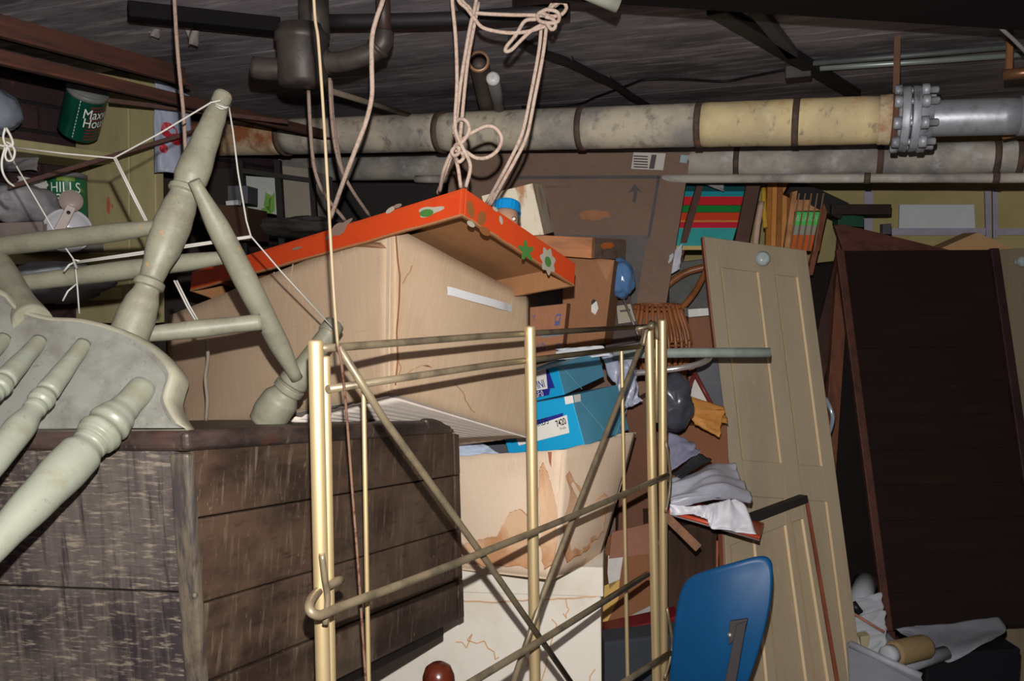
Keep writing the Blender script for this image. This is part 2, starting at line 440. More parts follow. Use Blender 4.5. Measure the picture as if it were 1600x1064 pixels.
# ---------------------------------------------------------------- ceiling fittings
m_iron = mat('cast_iron', A((82, 74, 68), 1.6), [(A((52, 46, 44), 1.6), 'n', 8, ONE, 0.42, 0.6, 0.8), (A((128, 94, 64), 1.6), 'n', 10, ONE, 0.62, 0.74, 0.7)], 0.5, metal=0.3, bump=0.2)
dr = T('drain_trap', 'dark cast iron drain trap hanging from ceiling with curved side pipe', 'drain', P(475, 137, 1.6))
a, c = upright(474, 137, 1.6, 471, 40); h = c - a; c = V((c.x, c.y, CZ))
MB().lathe(a, a + h, [(0, 0.0), (0.0, 0.038), (0.05, 0.045), (0.12, 0.0475), (0.72, 0.0475), (0.74, 0.051), (0.86, 0.051), (0.88, 0.046), (1, 0.042)], 30).obj('trap_body', m_iron, dr)
MB().tube([P(492, 60, 1.6), V((P(492, 60, 1.6).x, P(492, 60, 1.6).y, CZ - 0.01))], 0.029, 20).obj('inlet_pipe', m_iron, dr)
MB().tube(catmull(PP((445, 108, 1.6), (420, 108, 1.6), (396, 106, 1.6)), 4), 0.021, 18).obj('side_pipe', m_iron, dr)
MB().tube(catmull(PP((500, 96, 1.6), (530, 97, 1.59), (560, 90, 1.58), (585, 80, 1.575), (598, 66, 1.57), (600, 50, 1.57)), 5), 0.019, 18).obj('side_pipe', m_iron, dr)
MB().tube([P(508, 97, 1.6), P(515, 97, 1.6)], 0.0235, 18).obj('collar', m_iron, dr)
MB().tube([P(588, 78, 1.573), P(593, 72, 1.571)], 0.0225, 18).obj('collar', m_iron, dr)
MB().tube([P(600, 56, 1.57), V((P(600, 56, 1.57).x, P(600, 56, 1.57).y, CZ))], 0.014, 16).obj('riser', plain('brown_pipe', A((60, 42, 36), 1.6), 0.5), dr)

def rod(name, label, cat, pts, r, m, sm=4, group=None):
    return MB().tube(catmull(PP(*pts), sm), r, 12).thing(name, m, label, cat, group)
m_dark = plain('dark_enamel', S(30, 27, 28), 0.6)
m_cond = plain('galvanised_conduit', A((130, 136, 132), 2.1, 0.55), 0.4, metal=0.4)
m_cable = plain('black_cable', S(16, 14, 15), 0.6)
g1 = [at_z(x, y, CZ - 0.012) for x, y in ((1262, 108), (1430, 97), (1640, 82))]
MB().tube(g1, 0.0075, 12).thing('conduit', m_cond, 'brighter lower one of the twin steel conduits on the ceiling', 'conduit')
g1 = [at_z(x, y, CZ - 0.011) for x, y in ((1260, 100), (1430, 86), (1640, 68))]
MB().tube(g1, 0.007, 12).thing('conduit', plain('dull_conduit', A((80, 84, 82), 2.1), 0.5, metal=0.2), 'duller upper one of the twin steel conduits on the ceiling', 'conduit')
q = at_z(1248, 104, CZ)
MB().para(q + V((-0.035, -0.03, -0.035)), V((0.07, 0, 0)), V((0, 0.06, 0)), V((0, 0, 0.036))).thing('junction_box', m_iron, 'small dark junction box where ceiling conduits meet', 'junction box', bevel=0.004)
def batten(name, label, cat, p0, p1, w, t, m):
    a, c = at_z(*p0, CZ - t), at_z(*p1, CZ - t); d = (c - a); s_ = V((-d.y, d.x, 0)).normalized() * w
    return MB().para(a - s_ / 2, d, s_, V((0, 0, t + 0.002))).thing(name, m, label, cat, bevel=0.004)
batten('ceiling_batten', 'dark wooden batten slanting across the ceiling towards the flange', 'batten', (1118, 22), (1335, 152), 0.042, 0.02, m_dark)
batten('ceiling_batten', 'short dark wooden batten beside the ceiling conduit box', 'batten', (1180, 20), (1238, 92), 0.03, 0.02, plain('grey_batten', A((62, 58, 58), 2), 0.7))
g1 = [at_z(x, y, CZ - 0.014) for x, y in ((800, 58), (845, 82), (890, 98), (930, 118), (960, 132), (985, 150), (1012, 166))]
MB().tube(catmull(g1, 4), 0.011, 12).thing('black_hose', m_dark, 'black pipe slanting across the ceiling right of the knotted ropes', 'pipe')
for x, y, lab in ((888, 97, 'small clip holding the black slanting pipe, nearer the knotted rope'), (948, 126, 'small clip holding the black slanting pipe, nearer the cream pipe')):
    q = at_z(x, y, CZ - 0.012); MB().para(q - V((0.012, 0.012, 0.006)), V((0.024, 0, 0)), V((0, 0.024, 0)), V((0, 0, 0.02))).thing('pipe_clip', m_iron, lab, 'clip', 'clips on the black ceiling pipe')
g1 = [at_z(x, y, CZ - 0.006) for x, y in ((815, 167), (900, 163), (930, 152), (985, 132), (1010, 124), (1070, 124), (1130, 127), (1170, 120), (1215, 111), (1250, 106))]
MB().tube(catmull(g1, 4), 0.0035, 8).thing('cable', m_cable, 'thin black wavy cable along the ceiling to the conduit box', 'cable')
rod('electric_wire', 'white electric wire looping down at the upper right corner', 'wire', ((1505, -18, 1.5), (1535, 12, 1.52), (1560, 40, 1.55), (1590, 68, 1.6), (1640, 120, 1.7)), 0.0036, plain('white_cord', A((150, 148, 146), 1.6), 0.5))
a, c = upright(1577, 116, 1.95, 1575, 34)
MB().para(a - Rh * 0.007, Rh * 0.014, Fh * 0.006, V((0, 0, CZ - a.z))).thing('hanger_strap', plain('orange_strap', A((128, 84, 50), 1.9), 0.7), 'orange brown strap hanging from ceiling at far right', 'strap')
MB().tube([P(1566, 117, 1.94), P(1640, 110, 1.9)], 0.0125, 14).thing('copper_pipe', plain('copper_brown', A((120, 85, 60), 1.95), 0.35, metal=0.5), 'short copper pipe stub held by the orange brown strap', 'pipe')
rod('wood_peg', 'tan rounded peg hanging below the silver pipe at right edge', 'peg', ((1566, 212, 2.1), (1590, 206, 2.08), (1625, 196, 2.06)), 0.011, plain('tan_peg', A((120, 88, 55), 2.1), 0.6))
b = MB().tube([P(880, -30, 1.27), P(966, 7, 1.29)], 0.0135, 16)
b.thing('tube_lamp', plain('milky_glass', A((176, 176, 160), 1.3), 0.3), 'end of an unlit milky white tube lamp on the ceiling', 'lamp')
b = MB(); p0, p1 = P(748, 96, 2.05), P(764, 176, 2.5); d = (p1 - p0)
b.tube([p0, p1], 0.0255, 24, cap=False); b.tube([p1, p0], 0.021, 24, cap=False)
bb = MB().lathe(p0 - d.normalized() * 0.002, p0 + d.normalized() * 0.01, [(0, 0.0205), (0.01, 0.0265), (0.99, 0.0265), (1, 0.0205)], 24, cap=False)
cr = T('cardboard_tube', 'open ended brown tube poking up from behind the cream pipe', 'tube', p1)
b.lathe(p0 + d * 0.012, p0 + d * 0.02, [(0, 0.0), (1, 0.022)], 20)
b.obj('tube_wall', plain('brown_tube', A((84, 72, 66), 2.1), 0.6), cr); bb.obj('rim', plain('copper_rim', A((150, 112, 84), 2.05), 0.4, metal=0.3), cr)
p0, p1 = P(770, 122, 2.05), P(782, 176, 2.4)
wr = T('white_rod', 'white capped rod beside the open brown tube above the pipe', 'rod', p1)
MB().tube([p0, p1], 0.0155, 16).obj('shaft', plain('grey_rod', A((95, 92, 92), 2.1), 0.5), wr)
dd = (p1 - p0).normalized()
MB().lathe(p0 - dd * 0.006, p0 + dd * 0.012, [(0, 0.0), (0.02, 0.009), (0.3, 0.0155), (0.6, 0.0175), (1, 0.0172)], 20).obj('cap', plain('white_cap', A((190, 188, 185), 2.05), 0.3), wr)
rod('ceiling_bar', 'thin tan bar under the ceiling right of the drain trap', 'bar', ((520, 143, 2.0), (640, 180, 2.45)), 0.007, plain('tan_bar', A((105, 92, 78), 2.1), 0.6))
rod('ceiling_pipe', 'dark pipe along the ceiling between drain trap and ropes', 'pipe', ((505, 34, 1.66), (700, 30, 1.62), (890, 16, 1.58)), 0.014, m_dark)
batten('ceiling_batten', 'blackened wooden batten on ceiling above the hanging tan rope', 'batten', (200, 30), (436, 54), 0.05, 0.03, m_black)
# old paint flakes hanging off the boards
for (x, y, h_) in ((240, 44, 14), (300, 42, 28)):
    q = at_z(x, y, CZ + 0.005); k = q - EYE; dd = k.dot(Fv) / FPX
    def fn(u, v, q=q, dd=dd, h_=h_): return q + Rh * ((u - 0.5) * 26 * dd * (1 - 0.6 * v)) - Z * (v * h_ * dd) + Fh * (0.01 * math.sin(u * 5 + v * 3))
    MB().sheet(fn, 8, 6, 0.002).thing('paint_flake', plain('flake', A((120, 112, 108), 1.8), 0.8), 'curl of grey paint peeling from ceiling %s' % ('nearer the left edge' if x < 270 else 'beside the hanging tan rope'), 'flake')
# two rusty rails under the ceiling along the left wall
m_rail = mat('rusty_rail', A((74, 44, 34), 1.8), [(A((48, 34, 32), 1.8), 'n', 20, (4, 0.4, 4), 0.45, 0.65, 0.8), (A((110, 62, 40), 1.8), 'n', 12, (4, 0.4, 4), 0.58, 0.7, 0.6)], 0.7, bump=0.2)
def rail(name, label, x, py0, px1, drop, h, w):
    a = at_x(-60, py0 - 15, x); c = at_x(px1, 0, x); c = V((x, c.y, a.z))
    return MB().para(a - V((0, 0, h)), c - a, V((w, 0, 0)), V((0, 0, h))).para(a - V((0, 0, h)), c - a, V((w * 2.2, 0, 0)), V((0, 0, 0.006))).thing(name, m_rail, label, 'rail', bevel=0.001)
rail('rusty_rail', 'upper rust brown rail along left wall just under the ceiling', -1.446, 22, 278, 0, 0.045, 0.012)
rail('rusty_rail', 'lower rust brown rail running long above the coffee can', -1.446, 80, 520, 0, 0.03, 0.012)
# ================================================================ foreground: trunk
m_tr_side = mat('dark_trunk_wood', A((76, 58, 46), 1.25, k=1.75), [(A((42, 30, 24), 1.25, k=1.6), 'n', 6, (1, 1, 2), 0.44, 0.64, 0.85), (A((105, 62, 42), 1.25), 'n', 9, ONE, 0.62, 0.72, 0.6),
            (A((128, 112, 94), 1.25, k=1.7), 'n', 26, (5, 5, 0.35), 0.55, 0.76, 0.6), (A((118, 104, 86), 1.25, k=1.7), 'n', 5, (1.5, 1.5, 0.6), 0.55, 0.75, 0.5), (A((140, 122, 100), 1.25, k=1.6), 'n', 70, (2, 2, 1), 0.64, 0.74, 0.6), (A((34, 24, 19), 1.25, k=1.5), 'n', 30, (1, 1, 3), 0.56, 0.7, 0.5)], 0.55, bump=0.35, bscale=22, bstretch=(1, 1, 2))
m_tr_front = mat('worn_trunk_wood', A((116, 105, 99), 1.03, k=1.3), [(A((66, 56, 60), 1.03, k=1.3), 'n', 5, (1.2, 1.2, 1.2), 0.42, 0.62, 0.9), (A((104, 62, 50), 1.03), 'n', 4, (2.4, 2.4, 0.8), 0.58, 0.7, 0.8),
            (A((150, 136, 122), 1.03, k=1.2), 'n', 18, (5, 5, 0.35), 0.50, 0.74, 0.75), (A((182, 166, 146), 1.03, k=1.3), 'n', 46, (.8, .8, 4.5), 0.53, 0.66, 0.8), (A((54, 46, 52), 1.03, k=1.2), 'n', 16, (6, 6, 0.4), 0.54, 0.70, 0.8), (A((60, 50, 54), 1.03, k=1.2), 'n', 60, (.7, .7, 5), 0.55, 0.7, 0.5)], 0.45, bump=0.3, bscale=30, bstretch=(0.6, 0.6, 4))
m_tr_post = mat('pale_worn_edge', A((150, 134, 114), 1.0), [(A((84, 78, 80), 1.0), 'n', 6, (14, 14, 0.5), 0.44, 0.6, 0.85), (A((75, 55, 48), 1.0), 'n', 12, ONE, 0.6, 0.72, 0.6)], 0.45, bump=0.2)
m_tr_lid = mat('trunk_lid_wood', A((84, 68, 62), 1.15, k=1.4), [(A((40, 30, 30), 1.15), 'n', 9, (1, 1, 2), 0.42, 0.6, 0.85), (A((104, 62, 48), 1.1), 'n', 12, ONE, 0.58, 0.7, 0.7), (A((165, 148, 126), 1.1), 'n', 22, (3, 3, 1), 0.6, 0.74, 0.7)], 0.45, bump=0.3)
C0 = P(290, 672, 1.0); C1 = P(718, 655, 1.63); C2 = C0 + (P(0, 672, 1.047) - C0) * 2.1
va = C1 - C0; vl = C2 - C0; dn = V((0, 0, -0.404)) + (va.normalized() * 0.004)
# keep the box square: the side edge is taken as it is, the front edge made perpendicular to it on plan
trk = T('wooden_chest', 'dark worn plank chest with pale scuffed front corner under the chair', 'trunk', C0 + dn + (va + vl) / 2)
FT = frame(C0 + dn, va, (va.cross(vl)).normalized() if va.cross(vl).z > 0 else (vl.cross(va)).normalized())
FTf = frame(C0 + dn, vl)
ua, ul = va.normalized(), vl.normalized()
out_s = -ul; out_f = -ua                                            # outward of the side and of the front
# carcass walls made of planks, with hairline gaps
lidh = 0.026
def planks(o, run, inward, cuts, th, g=0.0012):
    b = MB()
    for i in range(len(cuts) - 1):
        z0, z1 = cuts[i], cuts[i + 1]
        j = 0.0012 * ((i * 37) % 3 - 1)
        b.para(o + dn * (z1 - 0.0) + inward * (0.004 + j) + Z * g, run, inward * th, -dn * (z1 - z0) - Z * g * 2)
    return b
cuts_s = [0.055, 0.275, 0.5445, 0.8, 1.0]
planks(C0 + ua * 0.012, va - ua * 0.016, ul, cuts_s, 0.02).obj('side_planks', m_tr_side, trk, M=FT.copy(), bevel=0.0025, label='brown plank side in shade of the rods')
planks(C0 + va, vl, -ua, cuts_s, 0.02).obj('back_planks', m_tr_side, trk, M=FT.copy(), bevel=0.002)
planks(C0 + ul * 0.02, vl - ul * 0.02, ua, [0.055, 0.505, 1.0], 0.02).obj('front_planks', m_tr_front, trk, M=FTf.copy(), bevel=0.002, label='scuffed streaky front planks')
MB().para(C0 + dn + ua * 0.02 + ul * 0.02, va - ua * 0.04, vl - ul * 0.03, V((0, 0, 0.015))).obj('floor_board', m_tr_side, trk, M=FT.copy())
b = MB(); b.para(C0 + dn - ua * 0.001 - ul * 0.001, ua * 0.014, ul * 0.026, -dn * 0.93)
b.obj('corner_post', m_tr_post, trk, M=FT.copy(), bevel=0.005, seg=3, label='pale rubbed corner batten')
b = MB(); o = C0 - ua * 0.007 - ul * 0.007
b.para(o - Z * lidh, va + ua * 0.012, vl, Z * lidh)
b.obj('lid', m_tr_lid, trk, M=FT.copy(), bevel=0.008, seg=3)
b = MB(); b.para(C0 + va - ua * 0.14 - ul * 0.0105 - Z * 0.02, ua * 0.147, ul * 0.02, Z * 0.024)
b.obj('lid_cleat', m_tr_lid, trk, M=FT.copy(), bevel=0.007, seg=3, label='rounded cleat at the lid end')
b = MB(); b.para(C0 - ua * 0.010 - ul * 0.010 - Z * 0.024, ua * 0.10, ul * 0.012, Z * 0.022)
b.obj('lid_cleat', m_tr_lid, trk, M=FT.copy(), bevel=0.006, seg=3)
m_nail = plain('nail_heads', A((120, 108, 92), 1.3), 0.5)
for (x, y) in ((530, 850), (678, 823), (612, 930), (680, 965), (585, 1045), (305, 930)):
    q = onplane(x, y, C0 + ul * 0.004, ul)
    MB().lathe(q - ul * 0.0025, q + ul * 0.002, [(0, 0.0), (0.05, 0.003), (0.4, 0.004), (1, 0.004)], 10).obj('nail_head', m_nail, trk, M=FT.copy())
# what the trunk stands on
bz = (C0 + dn).z
m_tab = wood('black_brown_table', A((34, 24, 22), 1.3))
zc = [(C0 + dn).z, (C0 + va + dn).z, (C0 + vl + dn).z, (C0 + va + vl + dn).z]
tb = T('low_table', 'dark table mostly out of frame that carries the plank chest', 'table', V((trk.location.x, trk.location.y, 0)))
o = C0 + dn + ua * 0.05 + ul * 0.03
b = MB(); b.para(o - Z * 0.032, va * 0.96 - ua * 0.05, vl * 0.94, Z * 0.0315); b.obj('top', m_tab, tb, bevel=0.003)
for i in (0.04, 0.80):
    for j in (0.5, 0.88):
        q = o + va * i + vl * j
        MB().para(V((q.x, q.y, 0)), ua * 0.045, ul * 0.045, Z * (q.z - 0.033)).obj('leg', m_tab, tb, bevel=0.003)

# ================================================================ the chair thrown on top
m_ch = mat('grey_green_chair_paint', A((150, 147, 126), 1.12, k=1.5), [(A((116, 110, 94), 1.12, k=1.4), 'n', 14, ONE, 0.42, 0.66, 0.7), (A((82, 75, 64), 1.12, k=1.3), 'n', 260, (1, 1, 0.5), 0.60, 0.72, 0.5), (A((170, 168, 148), 1.12, k=1.5), 'n', 130, ONE, 0.56, 0.70, 0.35), (A((205, 160, 108), 1.1, k=1.3), 'n', 48, (1, 1, .6), 0.655, 0.685, 0.95)], 0.48, bump=0.08, bscale=160)
m_sp = mat('pale_green_spindle_paint', A((186, 190, 170), 0.95, k=1.3), [(A((168, 160, 130), 0.95, k=1.3), 'n', 24, ONE, 0.5, 0.66, 0.7), (A((120, 112, 92), 0.95), 'n', 120, ONE, 0.64, 0.72, 0.5)], 0.38, bump=0.14, bscale=120)
m_seat = mat('chair_seat_paint', A((158, 158, 148), 1.05, k=1.35), [(A((130, 125, 115), 1.05, k=1.3), 'n', 16, ONE, 0.44, 0.64, 0.8), (A((176, 176, 160), 1.05, k=1.3), 'n', 60, (1, 1, 1), 0.56, 0.7, 0.5), (A((100, 94, 84), 1.05), 'n', 170, ONE, 0.62, 0.72, 0.6)], 0.5, bump=0.15, bscale=70)
m_rim = mat('chair_rim_paint', A((178, 173, 150), 1.08, k=1.35), [(A((205, 178, 125), 1.05), 'n', 14, ONE, 0.6, 0.7, 0.8), (A((125, 120, 100), 1.05), 'n', 10, ONE, 0.5, 0.65, 0.5)], 0.5, bump=0.1)
so = P(150, 672, 1.012); sn0 = P(150, 480, 1.085) - so                    # seat plane: leans back from its lower edge
sx = (P(290, 672, 1.0) - P(0, 672, 1.03)).normalized()
sn = sx.cross(sn0).normalized()
if sn.dot(EYE - so) < 0: sn = -sn                                      # towards the camera
chair = T('captains_chair', 'grey-green painted wooden chair lying legs up on the dark chest', 'chair', so)
FS = frame(so, sx, sn)
outl = [(-120, 452), (-60, 446), (0, 449), (28, 476), (75, 492), (130, 496), (190, 512), (235, 534), (262, 558), (278, 582), (273, 604), (269, 624), (278, 646), (291, 664)]
def smooth2(pts, n=4):
    v = catmull([V((p[0], p[1], 0)) for p in pts], n); return [(q.x, q.y) for q in v]
top = smooth2(outl)
ring = top + [(291, 671), (100, 671.4), (-120, 671.8)]
def shr(p, k):
    return (80 + (p[0] - 80) * (1 - k), min(p[1] * (1 - 0) + k * 260 * max(0, (640 - p[1]) / 200), 671))
levels = [(0.10, 0.0), (0.055, 0.006), (0.02, 0.003), (0.0, -0.006), (0.0, -0.028), (0.02, -0.036)]
b = MB(); rows = []
def lvl(k, off):
    out = []
    for p in ring:
        q = shr(p, k) if p[1] < 670.5 else (p[0], p[1])
        out.append(onplane(q[0], q[1], so, sn) + sn * off)
    return out
R_ = [lvl(k, o) for k, o in levels]
n = len(ring)
bases = [b.add(r) for r in R_]
b.cur = 0; b.face([bases[0] + i for i in range(n)][::-1])
for a in range(len(R_) - 1):
    b.cur = 1 if a >= 1 else 0
    for i in range(n):
        j = (i + 1) % n
        b.face((bases[a] + i, bases[a] + j, bases[a + 1] + j, bases[a + 1] + i)[::-1], True)
b.face([bases[-1] + i for i in range(n)])
seat = b.obj('seat', [m_seat, m_rim], chair, M=FS.copy())
bm = bmesh.new(); bm.from_mesh(seat.data); bmesh.ops.recalc_face_normals(bm, faces=bm.faces); bm.to_mesh(seat.data); bm.free()

def turned(name, m, a, c, prof, lab=None, n=22):
    pts = []                                                          # spline through the profile
    for i in range(len(prof) - 1):
        t0, r0 = prof[i]; t1, r1 = prof[i + 1]; k = 6
        for s_ in range(k):
            t = s_ / k; e = t * t * (3 - 2 * t); pts.append((t0 + (t1 - t0) * t, r0 + (r1 - r0) * e))
    pts.append(prof[-1])
    return MB().lathe(a, c, pts, n).obj(name, m, chair, M=frame(a, c - a), label=lab)
def on_seat(px, py): return onplane(px, py, so, sn)
arm = [(0, .0155), (.02, .0172), (.10, .0165), (.15, .0178), (.20, .0225), (.24, .0252), (.262, .0222), (.266, .0222), (.295, .0258), (.325, .0238), (.342, .0185), (.348, .0205), (.366, .0200), (.374, .0188), (.42, .0240), (.50, .0245), (.65, .0215), (.85, .017), (1, .0145)]
turned('arm_post', m_sp, on_seat(226, 604), P(-56, 900, 0.80), arm, 'thick turned arm post')
sp = [(0, .010), (.1, .0105), (.25, .0125), (.33, .0135), (.345, .0115), (.375, .0150), (.40, .0145), (.42, .0112), (.43, .0130), (.445, .0130), (.46, .0118), (.56, .0165), (.7, .0155), (1, .0105)]
turned('spindle', m_sp, on_seat(131, 538), P(-70, 800, 0.83), sp)
turned('spindle', m_sp, on_seat(62, 533), P(-130, 745, 0.84), sp)
turned('spindle', m_sp, on_seat(6, 530), P(-180, 720, 0.85), sp)
legp = [(0, .0115), (.012, .0135), (.06, .0137), (.12, .0165), (.22, .0195), (.33, .0235), (.365, .0235), (.395, .0205), (.405, .0198), (.413, .0240), (.427, .0240), (.436, .0195), (.50, .0235), (.56, .0255), (.64, .0240), (.74, .0175), (.775, .0160), (.785, .0205), (.805, .0205), (.812, .0165), (.87, .0225), (.92, .0255), (1, .0255)]
turned('leg', m_ch, P(350, 146, 1.22), P(200, 528, 1.115), legp)
turned('leg', m_ch, P(519, 514, 1.30), P(412, 662, 1.31), [(0, .0135), (.02, .0155), (.22, .0165), (.42, .0180), (.52, .0240), (.565, .0240), (.59, .0205), (.60, .0245), (.65, .0245), (.66, .0215), (.76, .0295), (.88, .0300), (1, .0255)])
turned('leg', m_ch, P(-60, 330, 1.40), P(52, 505, 1.10), [(0, .014), (.3, .018), (.6, .022), (.85, .02), (1, .024)])
MB().lathe(P(523, 506, 1.31), P(511, 522, 1.298), [(0, .0145), (.05, .0165), (.9, .0165), (1, .015)], 18).obj('foot_cap', m_ch, chair)
st = lambda a, c, r0, r1, r2: turned('stretcher', m_ch, a, c, [(0, r0), (.25, r1 * .93), (.5, r1), (.78, r1 * .9), (1, r2)])
st(P(-140, 402, 1.32), P(262, 353, 1.145), .011, .0150, .0095)
st(P(22, 444, 1.26), P(362, 401, 1.215), .0125, .0145, .0095)
st(P(303, 282, 1.135), P(464, 592, 1.285), .0085, .0175, .0095)
st(P(215, 524, 1.15), P(408, 503, 1.20), .0100, .0130, .0120)

# ================================================================ tilted cardboard box with the orange lid
m_card = mat('pale_cardboard', A((202, 174, 144), 1.55), [(A((186, 154, 122), 1.55), 'n', 4, ONE, 0.45, 0.65, 0.6), (A((212, 186, 158), 1.55), 'n', 60, (5, 5, 0.15), 0.5, 0.62, 0.5), (A((172, 138, 108), 1.55), 'n', 50, (0.25, 0.25, 3), 0.6, 0.76, 0.35)], 0.85, spec=0.12, bump=0.1, bscale=70, bstretch=(3, 3, .5))
m_card_in = card('brown_cardboard_lining', A((176, 120, 70), 1.55))
m_stain = plain('dried_water_stain', A((186, 140, 102), 1.5), 0.9)
m_grey_card = card('grey_dusty_cardboard', A((160, 148, 138), 1.55, k=2.6))
N1 = P(613, 352, 1.40); N0 = P(612, 614, 1.395)
upv = N1 - N0; Rt = P(828, 466, 1.70); Lt = P(262, 494, 1.93)
vr, vlb = Rt - N1, Lt - N1
nr = vr.cross(upv).normalized(); nl = vlb.cross(upv).normalized()
if nr.dot(EYE - N1) < 0: nr = -nr
if nl.dot(EYE - N1) < 0: nl = -nl
bx = T('cardboard_carton', 'big tilted pale cardboard box wearing an orange flowered lid', 'box', N0 + (vr + vlb) / 2)
FB = frame(N0, vr, upv.normalized()); FB2 = frame(N0, vlb, upv.normalized())
th = 0.004
def wall_of(o, run, up, inward, m, name, M, seed, lab=None, amp=0.003):
    def fn(u, v): return o + run * u + up * v - inward * (amp * noise.noise(V((u * 3, v * 2, seed))) * 4 * v * (1 - abs(2 * u - 1) ** 4))
    b = MB().sheet(fn, 24, 12, th)
    return b.obj(name, m, bx, M=M, label=lab)
er = vr.normalized(); el = vlb.normalized()
wall_of(N0, vr, upv, -nr, m_card, 'side_panel', FB.copy(), 1, 'end panel with white strap handle')
wall_of(N0 + vlb, -vlb, upv, -nl, m_card, 'side_panel', FB2.copy(), 2, 'long creased side panel')
wall_of(N0 + vr + vlb, -vr, upv, nr, m_card, 'side_panel', FB.copy(), 3)
wall_of(N0 + vr, vlb, upv, nl, m_card, 'side_panel', FB2.copy(), 4)
MB().para(N0 + er * .003 + el * .003, vr - er * .006, vlb - el * .006, upv.normalized() * 0.004).obj('bottom_panel', m_grey_card, bx, M=FB.copy())
# folded corner with its torn brown edge, creases and stains on the panels
b = MB()
def strip(px, o, n, w, lift=0.0012):
    pts = [onplane(x - w / 2, y, o, n, lift) for x, y in px] + [onplane(x + w / 2, y, o, n, lift) for x, y in px[::-1]]
    return b.poly(pts)
strip([(617, 356), (621, 410), (624, 430), (623, 470), (619, 520), (621, 560), (617, 602)], N1, nr, 2.6)
b.obj('torn_seam', plain('torn_edge', A((168, 112, 74), 1.4), 0.9), bx, M=FB.copy(), label='torn brown seam along the corner')
b = MB()
pale = plain('pale_crease', A((222, 196, 165), 1.45), 0.85)
strip([(608, 358), (607, 430), (606, 500), (605, 560), (605, 606)], N1, nl, 5, 0.001)
for q in ([(535, 383), (533, 430), (527, 490), (525, 530)], [(459, 410), (452, 450), (445, 505)], [(429, 425), (424, 450)]): strip(q, N1, nl, 1.8, 0.001)
b.obj('crease', pale, bx, M=FB2.copy(), label='pale bent creases')
b = MB()
strip([(528, 392), (545, 385), (560, 381), (572, 383), (585, 378), (595, 379), (604, 388)], N1, nl, 2.2)
b.obj('stain_line', m_stain, bx, M=FB2.copy()); b = MB()
for q in ([(643, 415), (640, 425), (634, 432), (630, 440), (627, 446)], [(628, 590), (640, 580), (655, 572), (668, 570), (676, 577)], [(710, 598), (722, 612), (730, 630), (735, 640), (745, 648)], [(621, 560), (626, 575), (622, 590)]):
    strip(jag(q, 3, .1, 3)[:-3], N1, nr, 2.2)
b.obj('stain_line', m_stain, bx, M=FB.copy())
# white strap handle
hp = [onplane(x, y, N1, nr, l) for x, y, l in ((692, 455, .002), (700, 455, .006), (730, 465, .012), (755, 472, .014), (777, 478, .012), (790, 480, .006), (797, 481, .003), (799, 470, .002))]
b = MB(); w = upv.normalized() * 0.0075
hs = catmull(hp, 4)
for i in range(len(hs) - 1): b.hexa([hs[i] - w, hs[i + 1] - w, hs[i + 1] - w - nr * .0015, hs[i] - w - nr * .0015], [hs[i] + w, hs[i + 1] + w, hs[i + 1] + w - nr * .0015, hs[i] + w - nr * .0015])
b.obj('strap_handle', plain('white_plastic_strap', A((226, 226, 228), 1.55), 0.35, 0.05), bx, M=FB.copy(), label='white plastic strap handle')
# loose grey flap under the box
b = MB()
fa, fb, fc, fd = P(608, 618, 1.41), P(822, 682, 1.69), P(705, 684, 1.66), P(452, 655, 1.42)
def fn(u, v):
    p = (fa * (1 - u) + fb * u) * (1 - v) + (fd * (1 - u) + fc * u) * v
    return p + Z * (0.0022 * math.sin((v * 1.2 + u * .3) * 46) * v)
MB().sheet(fn, 10, 60, 0.003).obj('loose_flap', m_grey_card, bx, M=FB.copy(), label='grey dusty flap hanging under the box')

# ---- lid
m_or = mat('orange_lid_paper', A((242, 84, 36), 1.36), [(A((222, 66, 30), 1.36), 'n', 7, ONE, 0.5, 0.66, 0.6), (A((235, 120, 80), 1.36), 'n', 55, ONE, 0.66, 0.75, 0.6)], 0.45, bump=0.06)
m_whf = plain('petal_white', A((205, 196, 176), 1.36), 0.5, .1); m_grn = plain('leaf_green', A((88, 148, 72), 1.36), 0.5, .1); m_brn = plain('petal_brown', A((165, 104, 58), 1.36), 0.5, .1); m_tn = plain('petal_grey', A((168, 140, 122), 1.36), .5, .1)
K = P(725, 294, 1.275); Kb = P(722, 337, 1.272); kup = K - Kb
kr = P(899, 412, 1.565) - K; kl = P(300, 425, 1.84) - K
kr = kr; er2, el2 = kr.normalized(), kl.normalized()
n1 = kr.cross(kup).normalized(); n2 = kl.cross(kup).normalized(); ntop = kr.cross(kl).normalized()
if n1.dot(EYE - K) < 0: n1 = -n1
if n2.dot(EYE - K) < 0: n2 = -n2
if ntop.z < 0: ntop = -ntop
lid = T('box_lid', 'orange flower-patterned cardboard lid sitting skewed on the big box', 'lid', Kb + (kr + kl) / 2)
FL = frame(Kb, kr, kup.normalized()); FL2 = frame(Kb, kl, kup.normalized())
